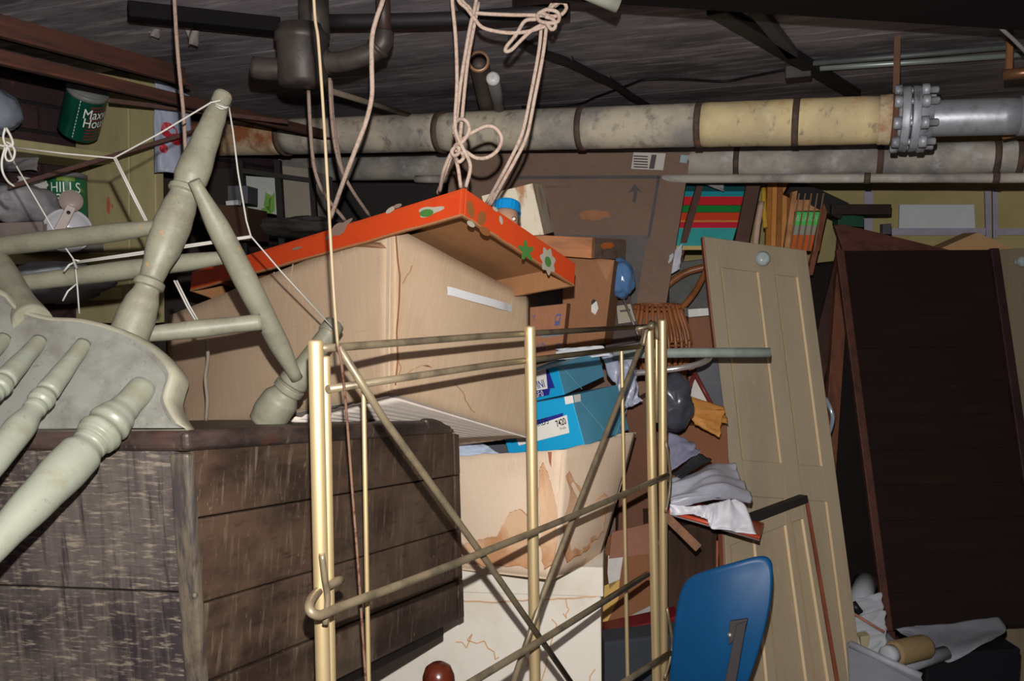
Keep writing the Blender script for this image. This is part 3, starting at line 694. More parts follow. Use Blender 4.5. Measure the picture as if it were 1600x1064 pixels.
def rim(o, run, inward, M, n, decals, seed, lab=None):
    b = MB(); nseg = 26; L = run.length
    def edge(u): return kup * (0.03 * noise.noise(V((u * 9, seed, 0))) + 0.015 * noise.noise(V((u * 31, seed, 0))))
    for i in range(nseg):
        u0, u1 = i / nseg, (i + 1) / nseg
        a, c = o + run * u0 + edge(u0), o + run * u1 + edge(u1); a2, c2 = o + run * u0 + kup, o + run * u1 + kup
        i0 = b.add([a, c, c2, a2, a + inward * .0055, c + inward * .0055, c2 + inward * .0055, a2 + inward * .0055])
        def F(q, mi):
            b.cur = mi; p = [b.v[i0 + x] for x in q]; nn = (p[1] - p[0]).cross(p[2] - p[0])
            b.face([i0 + x for x in q])
        F((0, 1, 2, 3), 0); F((7, 6, 5, 4), 1); F((0, 4, 5, 1), 1); F((3, 2, 6, 7), 0)
    b.cur = 1
    for i in range(nseg):
        u0, u1 = i / nseg, (i + 1) / nseg; h = lambda u: kup * (.075 + .05 * noise.noise(V((u * 14, seed, 9))))
        b.poly([o + run * u + e + n * .0006 for u, e in ((u0, edge(u0)), (u1, edge(u1)), (u1, edge(u1) + h(u1)), (u0, edge(u0) + h(u0)))])
    for j, (mi, pts) in enumerate(decals):
        b.cur = mi; b.poly([onplane(x, y, o, n, 0.0007 + .00012 * j) for x, y in pts])
    return b.obj('rim', [m_or, m_card_in, m_whf, m_grn, m_brn, m_tn], lid, M=M, label=lab)
def ell(cx, cy, rx, ry, ang=0, n=16, lobes=0, amp=0.0):
    out = []
    for k in range(n):
        t = 2 * math.pi * k / n; r = 1 + amp * math.cos(lobes * t)
        x, y = rx * math.cos(t) * r, ry * math.sin(t) * r; a = math.radians(ang)
        out.append((cx + x * math.cos(a) - y * math.sin(a), cy + x * math.sin(a) + y * math.cos(a)))
    return out
dec_l = [(2, ell(672, 330, 19, 7, -14, 30, 3, .25)), (3, ell(667, 333, 11, 6, -8)), (5, ell(530, 358, 22, 7, -38, 30, 4, .25)), (2, ell(611, 328, 9, 3.5, -35)), (5, ell(622, 322, 7, 3, -20)), (5, ell(525, 361, 8, 3.5, -38)), (5, ell(465, 388, 8, 2, -15))]
dec_r = [(4, ell(735, 327, 5.5, 14, -12)), (4, ell(752, 341, 7, 11, 10)), (4, ell(757, 361, 10, 6, 38)), (2, ell(735, 350, 7, 4, 35)), (2, ell(782, 344, 2.6, 7, -12)), (2, ell(773, 327, 5, 2.6, 40)),
         (3, ell(821, 392, 9, 13, -18, 40, 5, .38)), (2, ell(855, 408, 10.5, 20, -10, 40, 7, .16)), (3, ell(855, 409, 4.8, 8.5, -12))]
rim(Kb, kr, -n1, FL.copy(), n1, dec_r, 1, 'short orange rim with white and green flowers')
rim(Kb, kl, -n2, FL2.copy(), n2, dec_l, 2, 'long orange rim')
rim(Kb + kl, kr, n1 * 0 + el2 * -1, FL.copy(), n1, [], 3); rim(Kb + kr, kl, -er2, FL2.copy(), n2, [], 4)
b = MB(); b.cur = 0
o = K - ntop * 0.0005
tp = [o, o + kr, o + kr + kl, o + kl]; lo_ = [p - ntop * 0.004 for p in tp]
i0 = b.add(tp + lo_)
b.cur = 0; b.face([i0, i0 + 1, i0 + 2, i0 + 3]); b.cur = 1; b.face([i0 + 7, i0 + 6, i0 + 5, i0 + 4])
for i in range(4):
    j = (i + 1) % 4; b.cur = 0; b.face((i0 + i, i0 + 4 + i, i0 + 4 + j, i0 + j))
b.obj('top_panel', [m_or, m_card_in], lid, M=FL.copy())

# ================================================================ gold tube frame
m_gold = mat('gold_paint', (.74, .56, .30), [((.64, .47, .24), 'n', 30, (1, 1, .2), 0.5, 0.7, 0.5), ((.30, .22, .20), 'n', 22, (3, 3, .4), 0.66, 0.72, 0.7)], 0.44, metal=0.7, spec=0.6)
m_bronze = mat('dull_bronze', A((134, 120, 96), 1.3, k=1.7), [(A((84, 76, 66), 1.2), 'n', 25, ONE, 0.45, 0.65, 0.6), (A((150, 120, 90), 1.2), 'n', 12, ONE, 0.64, 0.74, 0.6)], 0.4, metal=0.35)
def gd(px): return 1.0 / (1.0526 - 0.000909 * (px - 495))
a, c = upright(493, 532, gd(495), 503, 1064)
gf = T('gold_frame', 'folded gold tube frame with crossed bronze braces standing before the boxes', 'frame', V((P(800, 900, 1.3).x, P(800, 900, 1.3).y, 0)))
def post(px1, py1, px2, py2, r, name='post', off=0.0, m=None, lab=None, bot=True):
    a, c = upright(px1, py1, gd((px1 + px2) / 2) + off, px2, py2)
    e = to_floor(a, c, 0.0) if bot else c
    b = MB(); b.lathe(a, e, [(0, r * .55), (0.0008, r * .95), (0.003, r), (0.5, r), (1, r)], 22)
    return b.obj(name, m or m_gold, gf, label=lab)
post(493, 531, 505, 1064, .0088)
post(508, 556, 517, 1064, .0062, off=.028)
post(828, 509, 836, 1064, .0092)
post(1014, 515, 1026, 1064, .0099)
post(1035, 499, 1037, 1064, .0094, off=.01)
post(568, 605, 576, 1064, .0030, 'thin_rod', .03, lab='thin gold rod')
post(971, 543, 981, 1064, .0037, 'thin_rod', .015, lab='thin gold rod')
post(1026, 512, 1026, 660, .0032, 'thin_rod', -.01, bot=False)
def brace(pts, r, name='brace', off=0.0, sm=1, m=None):
    q = [P(x, y, gd(x) + off + (k or 0)) for x, y, k in pts]
    return MB().tube(catmull(q, sm) if sm > 1 else q, r, 14).obj(name, m or m_bronze, gf)
brace([(500, 544, 0), (524, 543, 0), (760, 525, 0), (1010, 510, 0)], .0050, 'cross_rail', .022)
brace([(512, 608, 0), (760, 571, 0), (1002, 541, 0)], .0050, 'cross_rail', .022)
brace([(533, 905, .035), (505, 919, .03), (490, 931, .01), (483, 946, -.012), (487, 957, -.022), (499, 961, -.024), (514, 956, -.022), (540, 945, -.018), (640, 908, -.016), (760, 861, -.016), (900, 804, -.016), (1043, 742, -.016)], .0055, 'cross_rail', 0, 4)
brace([(560, 1160, -.016), (690, 1094, -.016), (860, 992, -.016), (1012, 897, -.016)], .0058, 'cross_rail', 0, 1)
brace([(930, 1095, -.02), (1000, 1050, -.02), (1047, 1020, -.02)], .0060, 'cross_rail', 0, 1)
brace([(528, 540, .0), (600, 655, 0), (757, 872, 0), (905, 1085, 0)], .0050, 'diagonal_brace', .01)
brace([(1018, 503, .0), (1007, 525, 0), (850, 925, 0), (795, 1085, 0)], .0050, 'diagonal_brace', .024)
brace([(503, 865, -.012), (507, 900, -.014), (512, 935, -.014), (508, 975, -.012)], .0036, 'spring_clip', 0, 4)
brace([(1040, 690, -.01), (1047, 735, -.014), (1046, 770, -.012), (1040, 800, -.01)], .0032, 'spring_clip', 0, 4)
brace([(1042, 950, -.01), (1050, 1000, -.016), (1047, 1030, -.014), (1038, 1060, -.01)], .0032, 'spring_clip', 0, 4)
MB().lathe(P(992, 515, gd(1000) + .0), P(1022, 508, gd(1000) - .02), [(0, .002), (.1, .0055), (.3, .0055), (.35, .0035), (.7, .0035), (.75, .006), (1, .005)], 12).obj('hinge_bolt', m_bronze, gf)
brace([(1005, 540, .0), (1010, 516, -.01), (1018, 505, -.015), (1025, 508, -.012), (1027, 530, -.01)], .0045, 'hook', 0, 5)
# ================================================================ ropes and strings
m_rope = mat('white_clothesline', A((214, 188, 170), 1.42), [(A((190, 150, 130), 1.42), 'n', 120, ONE, 0.5, 0.62, 0.7), (A((230, 212, 196), 1.42), 'n', 200, ONE, 0.55, 0.65, 0.6)], 0.8, bump=0.4, bscale=300)
m_rope_d = mat('dusty_clothesline', A((150, 128, 114), 1.6), [(A((120, 98, 86), 1.6), 'n', 120, ONE, 0.5, 0.62, 0.7)], 0.8, bump=0.4, bscale=300)
m_string = plain('white_string', A((222, 216, 205), 1.2), 0.6, .1); m_tanstr = plain('tan_cord', A((216, 190, 150), 1.03), 0.6, .15); m_redcord = mat('red_white_cord', A((170, 130, 105), 1.05), [(A((120, 62, 48), 1.05), 'n', 90, ONE, 0.48, 0.58, 0.9)], 0.7)
def rp(b, pts, r, d=None, n=5, k=8):
    q = [P(p[0], p[1], p[2] if len(p) > 2 else d) for p in pts]
    if pts[0][1] < 0: q.insert(0, V((q[0].x, q[0].y, CZ - .002)))
    if pts[-1][1] < 0: q.append(V((q[-1].x, q[-1].y, CZ - .002)))
    b.tube(catmull(q, n), r, k); return b
RD = 1.42
def top(px, py, d):                                                   # where a rope meets the ceiling
    p = P(px, py, d); return p
b = MB()
for pts in ([(706, -6, 1.42), (712, 60, 1.42), (714, 130, 1.42), (711, 190, 1.41), (714, 212, 1.405), (725, 235, 1.40), (735, 260, 1.41), (728, 292, 1.42)],
            [(745, -6, 1.44), (735, 40, 1.43), (727, 85, 1.43), (720, 130, 1.425), (714, 180, 1.42), (711, 205, 1.42), (716, 225, 1.43), (712, 238, 1.43)],
            [(748, 4, 1.45), (740, 45, 1.44), (731, 95, 1.44), (725, 150, 1.43), (721, 195, 1.42), (718, 222, 1.41)],
            [(716, 232, 1.42), (723, 218, 1.41), (742, 205, 1.40), (762, 197, 1.39), (776, 202, 1.39), (784, 217, 1.39), (778, 234, 1.40), (762, 246, 1.40), (745, 247, 1.41), (731, 239, 1.41), (720, 230, 1.42)],
            [(712, 226, 1.41), (722, 222, 1.40), (731, 210, 1.40), (733, 198, 1.40), (727, 188, 1.40), (717, 187, 1.41), (710, 195, 1.42), (710, 210, 1.42)],
            [(707, 236, 1.42), (699, 252, 1.43), (692, 272, 1.45), (687, 300, 1.50)], [(706, 240, 1.43), (700, 258, 1.44), (694, 275, 1.46), (683, 304, 1.52)],
            [(711, 244, 1.42), (716, 264, 1.42), (720, 293, 1.43)], [(711, 230, 1.41), (706, 236, 1.405), (709, 243, 1.41), (716, 240, 1.405), (717, 232, 1.40), (710, 228, 1.41)],
            [(712, 247, 1.42), (717, 253, 1.41), (724, 247, 1.41), (722, 238, 1.40)]):
    rp(b, pts, 0.0034)
b.thing('hanging_rope', m_rope, 'knotted white rope with big loop hanging left over the orange lid peak', 'rope')
b = MB()
for pts in ([(846, 38, 1.44), (842, 80, 1.44), (829, 150, 1.44), (816, 208, 1.44), (797, 250, 1.45), (781, 280, 1.47), (760, 318, 1.52)],
            [(854, 40, 1.43), (848, 88, 1.43), (835, 155, 1.43), (823, 213, 1.44), (803, 254, 1.45), (786, 284, 1.47), (765, 322, 1.52)],
            [(714, -6, 1.43), (730, 14, 1.43), (742, 30, 1.43), (756, 44, 1.43), (790, 51, 1.43), (820, 50, 1.43), (846, 43, 1.43), (862, 38, 1.43)],
            [(720, -6, 1.44), (733, 12, 1.44), (742, 20, 1.44), (790, 23, 1.44), (840, 24, 1.43), (868, 26, 1.42)],
            [(838, 30, 1.43), (820, 33, 1.43), (806, 55, 1.43), (792, 72, 1.43), (790, 80, 1.43), (799, 78, 1.43), (812, 65, 1.43), (830, 48, 1.43), (848, 38, 1.43)],
            [(840, 22, 1.42), (855, 15, 1.41), (872, 20, 1.41), (872, 33, 1.41), (858, 36, 1.41), (842, 32, 1.42), (842, 20, 1.42), (858, 25, 1.41)],
            [(856, 18, 1.42), (868, 6, 1.42), (880, 4, 1.42), (885, 12, 1.42), (878, 22, 1.42), (864, 26, 1.42)],
            [(852, 34, 1.415), (862, 46, 1.41), (868, 40, 1.41), (864, 30, 1.41), (852, 26, 1.41)],
            [(858, 14, 1.43), (864, 2, 1.43), (862, -8, 1.43)], [(866, 10, 1.43), (882, -2, 1.43), (888, -10, 1.43)]):
    rp(b, pts, 0.0034)
b.thing('hanging_rope', m_rope, 'white rope with fat knot near ceiling, two strands falling behind the orange lid', 'rope')
b = MB(); rp(b, [(600, -10, 1.42), (588, 30, 1.42), (581, 62, 1.42), (581, 110, 1.42), (581, 150, 1.43), (572, 190, 1.44), (556, 232, 1.46), (536, 285, 1.50), (515, 345, 1.58)], 0.0042)
b.thing('hanging_rope', m_rope, 'single thick white rope dropping past the drain trap elbow', 'rope')
b = MB(); rp(b, [(482, 142, 1.62), (485, 200, 1.62), (490, 255, 1.63), (500, 290, 1.64), (516, 316, 1.66), (540, 345, 1.70)], 0.0038)
b.thing('hanging_rope', m_rope_d, 'dull rope curving behind the lid, first right of the cords', 'rope')
b = MB(); rp(b, [(515, 122, 1.60), (518, 180, 1.61), (524, 230, 1.62), (535, 268, 1.64), (552, 300, 1.67), (578, 338, 1.74)], 0.0036); rp(b, [(517, 126, 1.61), (521, 190, 1.62), (530, 245, 1.63), (536, 272, 1.64)], 0.0034)
b.thing('hanging_rope', m_rope_d, 'dull doubled rope curving down below the drain trap', 'rope')
b = MB(); rp(b, [(272, -10, 1.36), (276, 60, 1.36), (281, 120, 1.37), (287, 180, 1.38), (290, 240, 1.40), (296, 330, 1.42)], 0.0032)
b.thing('hanging_rope', m_rope_d, 'thin tan rope hanging straight behind the upper chair leg', 'rope')
b = MB(); rp(b, [(490, -8, .93), (497, 60, .93), (503, 140, .93), (508, 220, .93), (513, 310, .93), (518, 400, .935), (523, 480, .94), (528, 541, .945)], 0.0018); b.cur = 1
rp(b, [(528, 541, .945), (534, 570, .96), (541, 640, 1.0), (550, 760, 1.03), (560, 890, 1.04), (573, 1085, 1.05)], 0.0017)
b.thing('thin_cord', [m_tanstr, m_redcord], 'thin taut cord from ceiling tied at the gold frame corner', 'cord')
b = MB()
for pts, r in (([(20, 230, 1.18), (100, 240, 1.18), (178, 247, 1.19), (250, 208, 1.19), (330, 160, 1.19), (345, 157, 1.19)], .0013), ([(331, 158, 1.205), (340, 164, 1.196), (352, 168, 1.192), (360, 165, 1.215)], .0018), ([(331, 162, 1.205), (345, 170, 1.193), (357, 170, 1.21)], .0015),
               ([(358, 168, 1.21), (364, 205, 1.21), (372, 270, 1.2), (385, 345, 1.2), (392, 369, 1.2)], .0013), ([(178, 247, 1.19), (205, 302, 1.2), (229, 349, 1.21)], .0014), ([(181, 247, 1.19), (208, 302, 1.2), (232, 349, 1.21)], .0014),
               ([(392, 369, 1.2), (300, 382, 1.2), (200, 397, 1.2), (118, 409, 1.2)], .0016), ([(392, 371, 1.2), (300, 385, 1.2), (200, 400, 1.2), (118, 411, 1.2)], .0013),
               ([(392, 369, 1.2), (440, 425, 1.23), (520, 512, 1.262)], .0012), ([(272, 438, 1.2), (292, 478, 1.21), (308, 505, 1.215)], .0014), ([(276, 438, 1.2), (296, 478, 1.21), (311, 503, 1.215)], .0013),
               ([(20, 250, 1.18), (60, 318, 1.2), (90, 370, 1.22), (117, 408, 1.2), (121, 450, 1.2), (124, 490, 1.2)], .0011), ([(118, 409, 1.2), (108, 414, 1.19), (100, 424, 1.19)], .0015), ([(120, 443, 1.2), (106, 455, 1.19), (98, 470, 1.19)], .0013),
               ([(118, 409, 1.2), (119, 418, 1.19), (115, 405, 1.19), (124, 408, 1.19)], .002)):
    rp(b, pts, r, n=1)
b.thing('string_web', m_string, 'thin white string wound in a web round the upturned chair legs', 'string')
b = MB()
for pts in ([(-14, 222, 1.1), (4, 228, 1.1), (12, 227, 1.1)], [(8, 200, 1.1), (5, 215, 1.1), (10, 228, 1.1), (20, 225, 1.1), (16, 212, 1.1), (9, 200, 1.1)], [(12, 228, 1.1), (8, 242, 1.1), (12, 251, 1.1), (20, 249, 1.1), (23, 236, 1.1), (17, 226, 1.1), (10, 222, 1.1)],
            [(8, 230, 1.1), (3, 250, 1.1), (4, 268, 1.1), (12, 283, 1.11), (22, 291, 1.12)], [(12, 230, 1.1), (20, 250, 1.12), (24, 258, 1.14)], [(10, 200, 1.1), (18, 216, 1.1), (19, 228, 1.1), (8, 228, 1.1)]):
    rp(b, pts, .0015)
b.thing('string_knot', m_string, 'knotted white string with small loops at the left edge', 'string')
b = MB(); rp(b, [(323, 530, 1.6), (325, 560, 1.6), (321, 590, 1.6), (324, 625, 1.6), (322, 657, 1.6)], .0035)
b.thing('twine_end', plain('grey_twine', A((150, 138, 122), 1.5), .8), 'short frayed twine end hanging before the box side', 'string')

# ================================================================ stained carton with the blue stationery boxes
m_c2 = mat('stained_cardboard', A((222, 198, 172), 1.8), [(A((206, 178, 150), 1.8), 'n', 5, ONE, 0.45, 0.65, 0.6), (A((232, 212, 190), 1.8), 'n', 60, (6, 6, 0.2), 0.5, 0.62, 0.5), (A((206, 176, 146), 1.8), 'n', 60, (.3, .3, 4), 0.58, 0.74, 0.35)], 0.85, spec=0.12, bump=0.1, bscale=70)
m_st1 = mat('tan_water_stain', A((190, 138, 98), 1.8), [(A((218, 182, 146), 1.8), 'n', 9, ONE, 0.40, 0.60, 0.9)], 0.85)
m_st2 = plain('dark_stain_edge', A((160, 98, 64), 1.8), 0.85)
ct = T('open_carton', 'pale water-stained open carton holding the blue stationery boxes', 'box', P(850, 890, 1.85))
tl, tn, tr_ = P(690, 714, 1.87), P(880, 703, 1.715), P(994, 676, 1.97)
bl, bn, br = P(700, 888, 1.87), P(863, 906, 1.72), P(938, 872, 1.93)
def cw(a0, a1, c0, c1, bul, seed, out):
    def fn(u, v):
        p = (c0 * (1 - u) + c1 * u) * (1 - v) + (a0 * (1 - u) + a1 * u) * v
        return p + out * (bul * 4 * u * (1 - u) * 4 * v * (1 - v) * .25 + 0.004 * noise.noise(V((u * 3, v * 3, seed)))) + Z * (0.004 * noise.noise(V((u * 7, seed, 0))) * (v ** 4))
    return fn
of = (tl - tn).cross(bn - tn).normalized()
if of.dot(EYE - tn) < 0: of = -of
orr = (tr_ - tn).cross(bn - tn).normalized()
if orr.dot(EYE - tn) < 0: orr = -orr
FC = frame(bn, tl - tn); FC2 = frame(bn, tr_ - tn)
MB().sheet(cw(tl, tn, bl, bn, .012, 1, of), 16, 12, .004).obj('front_panel', m_c2, ct, M=FC.copy())
fr_ = cw(tn, tr_, bn, br, .05, 2, orr)
MB().sheet(fr_, 16, 12, .004).obj('side_panel', m_c2, ct, M=FC2.copy(), label='bulging side panel')
bk0, bk1 = tl + tr_ - tn, bl + br - bn
MB().sheet(cw(tr_, bk0, br, bk1, .0, 3, -of), 8, 6, .004).obj('back_panel', m_c2, ct, M=FC.copy())
MB().sheet(cw(bk0, tl, bk1, bl, .0, 4, -orr), 8, 6, .004).obj('side_panel', m_c2, ct, M=FC2.copy())
MB().slab([bl, bn, br, bk1], Z * .004).obj('bottom_panel', m_c2, ct, M=FC.copy())
# stains: a ragged tan blot with a dark rim on each panel
def onfn(fn, pts, lift, bbox):
    "lay a picture outline on a curved panel by searching its u, v"
    out = []
    G = [[fn(i / 40, j / 40) for j in range(41)] for i in range(41)]
    def scr(p): v = p - EYE; d = v.dot(Fv); return 800 + FPX * v.dot(Rv) / d, 532 - FPX * v.dot(Uv) / d
    SG = [[scr(p) for p in row] for row in G]
    for x, y in pts:
        best = min(((SG[i][j][0] - x) ** 2 + (SG[i][j][1] - y) ** 2, i, j) for i in range(41) for j in range(41))
        u, v = best[1] / 40, best[2] / 40
        for _ in range(6):
            p = fn(u, v); sx_, sy_ = scr(p); e = 1e-3
            a1, a2 = scr(fn(u + e, v)); b1, b2 = scr(fn(u, v + e))
            J = ((a1 - sx_) / e, (b1 - sx_) / e, (a2 - sy_) / e, (b2 - sy_) / e); D = J[0] * J[3] - J[1] * J[2]
            if abs(D) < 1e-6: break
            dx, dy = x - sx_, y - sy_
            u += (dx * J[3] - dy * J[1]) / D; v += (J[0] * dy - J[2] * dx) / D
        p = fn(u, v); out.append(p + (EYE - p).normalized() * lift)
    return out
def fan(b, pts):
    c = sum(pts, V((0, 0, 0))) / len(pts); i0 = b.add(pts + [c]); n = len(pts)
    for i in range(n): b.face((i0 + i, i0 + (i + 1) % n, i0 + n))
def stain(fn, pts, seed, inset, M, name='water_stain'):
    b = MB(); q = jag(pts, 6, .16, seed)
    fan(b, onfn(fn, q, .0030, None)); b.cur = 1
    cx = sum(p[0] for p in q) / len(q); cy = sum(p[1] for p in q) / len(q)
    q2 = [(cx + (x - cx) * inset, cy + (y - cy) * inset) for x, y in q]
    fan(b, onfn(fn, q2, .0042, None))
    b.obj(name, [m_st2, m_st1], ct, M=M)
ff = cw(tl, tn, bl, bn, .012, 1, of)
stain(ff, [(842, 735), (848, 722), (858, 745), (866, 775), (870, 800), (866, 880), (850, 890), (842, 850)], 2, .982, FC.copy())
stain(ff, [(720, 852), (738, 846), (760, 840), (776, 838), (786, 820), (796, 800), (812, 795), (836, 816), (838, 886), (790, 886), (722, 880)], 3, .982, FC.copy())
stain(fr_, [(884, 745), (890, 735), (896, 752), (906, 760), (914, 775), (918, 800), (932, 790), (944, 770), (950, 775), (944, 830), (916, 862), (886, 880)], 4, .984, FC2.copy())
b = MB(); b.poly(onfn(ff, [(856, 706), (862, 706), (861, 730), (858, 722)], .003, None))
b.obj('tear', m_st2, ct, M=FC.copy(), label='small brown tear at the rim')

m_blue = mat('cyan_card', A((30, 156, 206), 1.8), [(A((24, 140, 192), 1.8), 'n', 8, ONE, 0.45, 0.7, 0.5)], 0.35, spec=0.4)
m_blue2 = mat('faded_blue_card', A((76, 140, 166), 1.85, k=1.15), [(A((66, 124, 150), 1.85), 'n', 8, ONE, 0.45, 0.7, 0.5)], 0.45)
m_label = plain('label_white', A((225, 220, 210), 1.8), 0.5, .05); m_navy = plain('label_navy', A((40, 44, 130), 1.8), 0.5, .05); m_ink = plain('ink', S(22, 22, 26), 0.6, .05)
def cardbox(name, lab, fTL, fTR, fBL, fBR, d, sTR, sd, sBR):
    "stationery box from its front and its right end"
    TL, TR, BL, BR = P(*fTL, d[0]), P(*fTR, d[1]), P(*fBL, d[0]), P(*fBR, d[1])
    up = ((TL - BL) + (TR - BR)) / 2; run = ((TL - TR) + (BL - BR)) / 2; dep = P(*sTR, sd) - TR
    rt = T(name, lab, 'box', BR + (run + dep) / 2)
    F = frame(BR, run, up.normalized())
    o = BR
    b = MB(); b.cur = 0
    i0 = b.add([o, o + run, o + run + up, o + up, o + dep, o + run + dep, o + run + up + dep, o + up + dep])
    c = o + (run + up + dep) / 2
    for q, mi in (((0, 1, 2, 3), 0), ((0, 3, 7, 4), 1), ((4, 5, 6, 7), 1), ((1, 2, 6, 5), 1), ((0, 1, 5, 4), 1), ((3, 2, 6, 7), 1)):
        p = [b.v[i0 + x] for x in q]
        if (p[1] - p[0]).cross(p[2] - p[0]).dot(sum(p, V((0, 0, 0))) / 4 - c) < 0: q = q[::-1]
        b.cur = mi; b.face([i0 + x for x in q])
    b.obj('carton_body', [m_blue, m_blue2], rt, M=F, bevel=.0015)
    n = run.cross(up).normalized()
    if n.dot(EYE - o) < 0: n = -n
    ne = dep.cross(up).normalized()
    if ne.dot(EYE - o) < 0: ne = -ne
    return rt, o, n, ne, run, up, dep
rt, o, n, ne, run, up, dep = cardbox('stationery_box', 'lower and larger bright blue box with white label in the stained carton', (776, 640), (897, 616), (800, 712), (914, 697), (1.90, 1.80), (968, 599), 2.02, (995, 668))
def decal(pts, o, n, m, name, parent, lift=.0009, lab=None):
    b = MB(); q = [onplane(x, y, o, n, lift) for x, y in pts]; b.slab(q, (n if n.dot(EYE - o) < 0 else -n) * .0004)
    return b.obj(name, m, parent, label=lab)
decal([(800, 667), (880, 645), (880, 652), (806, 672)], o, n, m_navy, 'label_border', rt, .0008)
decal([(804, 676), (886, 648), (890, 676), (811, 696)], o, n, m_label, 'label', rt, .0012, 'white printed label')
def ptext(s, px, py, px2, py2, h, o, n, m, parent, lift=.0016, sx=.8, bold=0.0):
    a, c = onplane(px, py, o, n, lift), onplane(px2, py2, o, n, lift); q = onplane(px, py - h, o, n, lift)
    return text(s, a, c - a, q - a, (q - a).length, m, 'printing', parent, sx=sx, bold=bold)
ptext('CARDS', 830, 669, 857, 662, 10, o, n, m_ink, rt, sx=.72)
ptext('7420', 871, 667, 887, 661, 9.5, o, n, m_ink, rt, sx=.66, bold=.02)
ptext('PLAIN', 876, 671.5, 886, 669, 3.6, o, n, m_ink, rt, sx=.75)
decal([(882, 620), (895, 617.5), (897, 629), (884, 632)], o, n, m_label, 'tape', rt, .0012, 'bit of white tape on the corner')
decal([(896, 617.5), (906, 615.5), (907, 627), (898, 629)], o, ne, m_label, 'tape', rt, .0012, 'bit of white tape on the corner')
m_fold = plain('fold_line', A((130, 175, 190), 1.9), .5)
for q in ([(899, 619), (930, 655), (953, 684)], [(979, 640), (968, 662), (960, 683)]):
    b = MB(); pts = [onplane(x - .8, y, o, ne, .0008) for x, y in q] + [onplane(x + .8, y, o, ne, .0008) for x, y in q[::-1]]; b.poly(pts); b.obj('fold_line', m_fold, rt)
ptext('CARD STOCK', 967, 668, 990, 663, 3, o, ne, m_navy, rt, sx=.55); ptext('INDEX RULED', 968, 672, 990, 667, 3, o, ne, m_navy, rt, sx=.5)
rt, o, n, ne, run, up, dep = cardbox('stationery_box', 'upper and smaller blue box stacked on the labelled blue box', (790, 592), (870, 574), (800, 636), (882, 617), (2.0, 1.90), (934, 549), 2.1, (945, 601))
decal([(800, 590), (857, 577), (867, 606), (860, 607), (858, 617), (808, 628)], o, n, m_navy, 'label_border', rt, .0008, 'navy label border')
decal([(800, 588), (853, 576), (856, 607), (808, 616)], o, n, m_label, 'label', rt, .0013, 'white label with lettering')
ptext('INI', 841, 607, 853, 604, 11.5, o, n, m_navy, rt, lift=.0018, sx=.72, bold=.01); ptext('GF:0', 837, 621, 855, 617, 8.5, o, n, m_label, rt, lift=.0018, sx=.72)
for q in ([(878, 574), (893, 590), (909, 608)],):
    b = MB(); b.poly([onplane(x - .8, y, o, ne, .0008) for x, y in q] + [onplane(x + .8, y, o, ne, .0008) for x, y in q[::-1]]); b.obj('fold_line', m_fold, rt)
# inside the carton, left of the blue box
def boxpx(name, m, lab, cat, quad, d, dep, group=None, bevel=.002, top=None):
    q = [P(x, y, d) if not isinstance(d, (list, tuple)) else P(x, y, d[i]) for i, (x, y) in enumerate(quad)]
    dv = Fh * dep + Z * (top or 0)
    return MB().slab(q, dv).thing(name, m, lab, cat, group, bevel=bevel, M=frame(q[3], q[2] - q[3], (q[0] - q[3]).normalized()))
boxpx('grey_file', plain('charcoal_card', A((58, 58, 64), 1.95), .6, .15), 'charcoal grey file box left of the blue box in the carton', 'box', [(716, 684), (788, 672), (800, 712), (722, 716)], 1.96, .08)
def crumple(c4, d4, amp, f, seed, nu=20, nv=14, t=.0015):
    q = [P(x, y, d) for (x, y), d in zip(c4, d4)]
    nn = (q[1] - q[0]).cross(q[3] - q[0]).normalized()
    def fn(u, v):
        p = (q[0] * (1 - u) + q[1] * u) * (1 - v) + (q[3] * (1 - u) + q[2] * u) * v
        w = V((u * f * .6, v * f * 1.3 + u * f * .35, seed)); k = 1.1 * noise.noise(w) - .8 * abs(noise.noise(w * 1.9)) + .12 * noise.noise(w * 5.1)
        e = (q[1] - q[0]) * (.05 * noise.noise(V((v * 4, seed, 1)))) + (q[3] - q[0]) * (.06 * noise.noise(V((u * 4, 2, seed))))
        return p + nn * (amp * k) + e
    return MB().sheet(fn, nu, nv, t)
crumple([(708, 690), (745, 688), (790, 714), (712, 722)], [1.86, 1.88, 1.88, 1.86], .008, 3, 1).thing('blue_cloth', plain('pale_blue_cloth', A((168, 178, 196), 1.85), .8, .15), 'pale blue cloth peeping over the stained carton rim', 'cloth')

def drape(rows, amp=.004, f=5.0, seed=0, nu=40, nv=24, t=.0012, along='u'):
    "a soft sheet through rows of points with long folds"
    G = [[p if isinstance(p, V) else P(*p) for p in r] for r in rows]
    def cm(p, t):
        n = len(p) - 1; i = min(int(t * n), n - 1); x = t * n - i
        a = p[i - 1] if i > 0 else p[i] * 2 - p[i + 1]; d = p[i + 2] if i + 2 <= n else p[i + 1] * 2 - p[i]
        b, c = p[i], p[i + 1]
        return 0.5 * ((2 * b) + (c - a) * x + (2 * a - 5 * b + 4 * c - d) * x * x + (3 * b - a - 3 * c + d) * x ** 3)
    nn = (G[0][-1] - G[0][0]).cross(G[-1][0] - G[0][0]).normalized()
    def fn(u, v):
        p = cm([cm(r, u) for r in G], v)
        w = (V((u * f, v * 1.2, seed)) if along == 'u' else V((u * 1.2, v * f, seed)))
        return p + nn * (amp * (noise.noise(w) * 1.6 - abs(noise.noise(w * 1.7 + V((0, 0, 3)))) + .2 * noise.noise(w * 3.7)))
    return MB().sheet(fn, nu, nv, t)

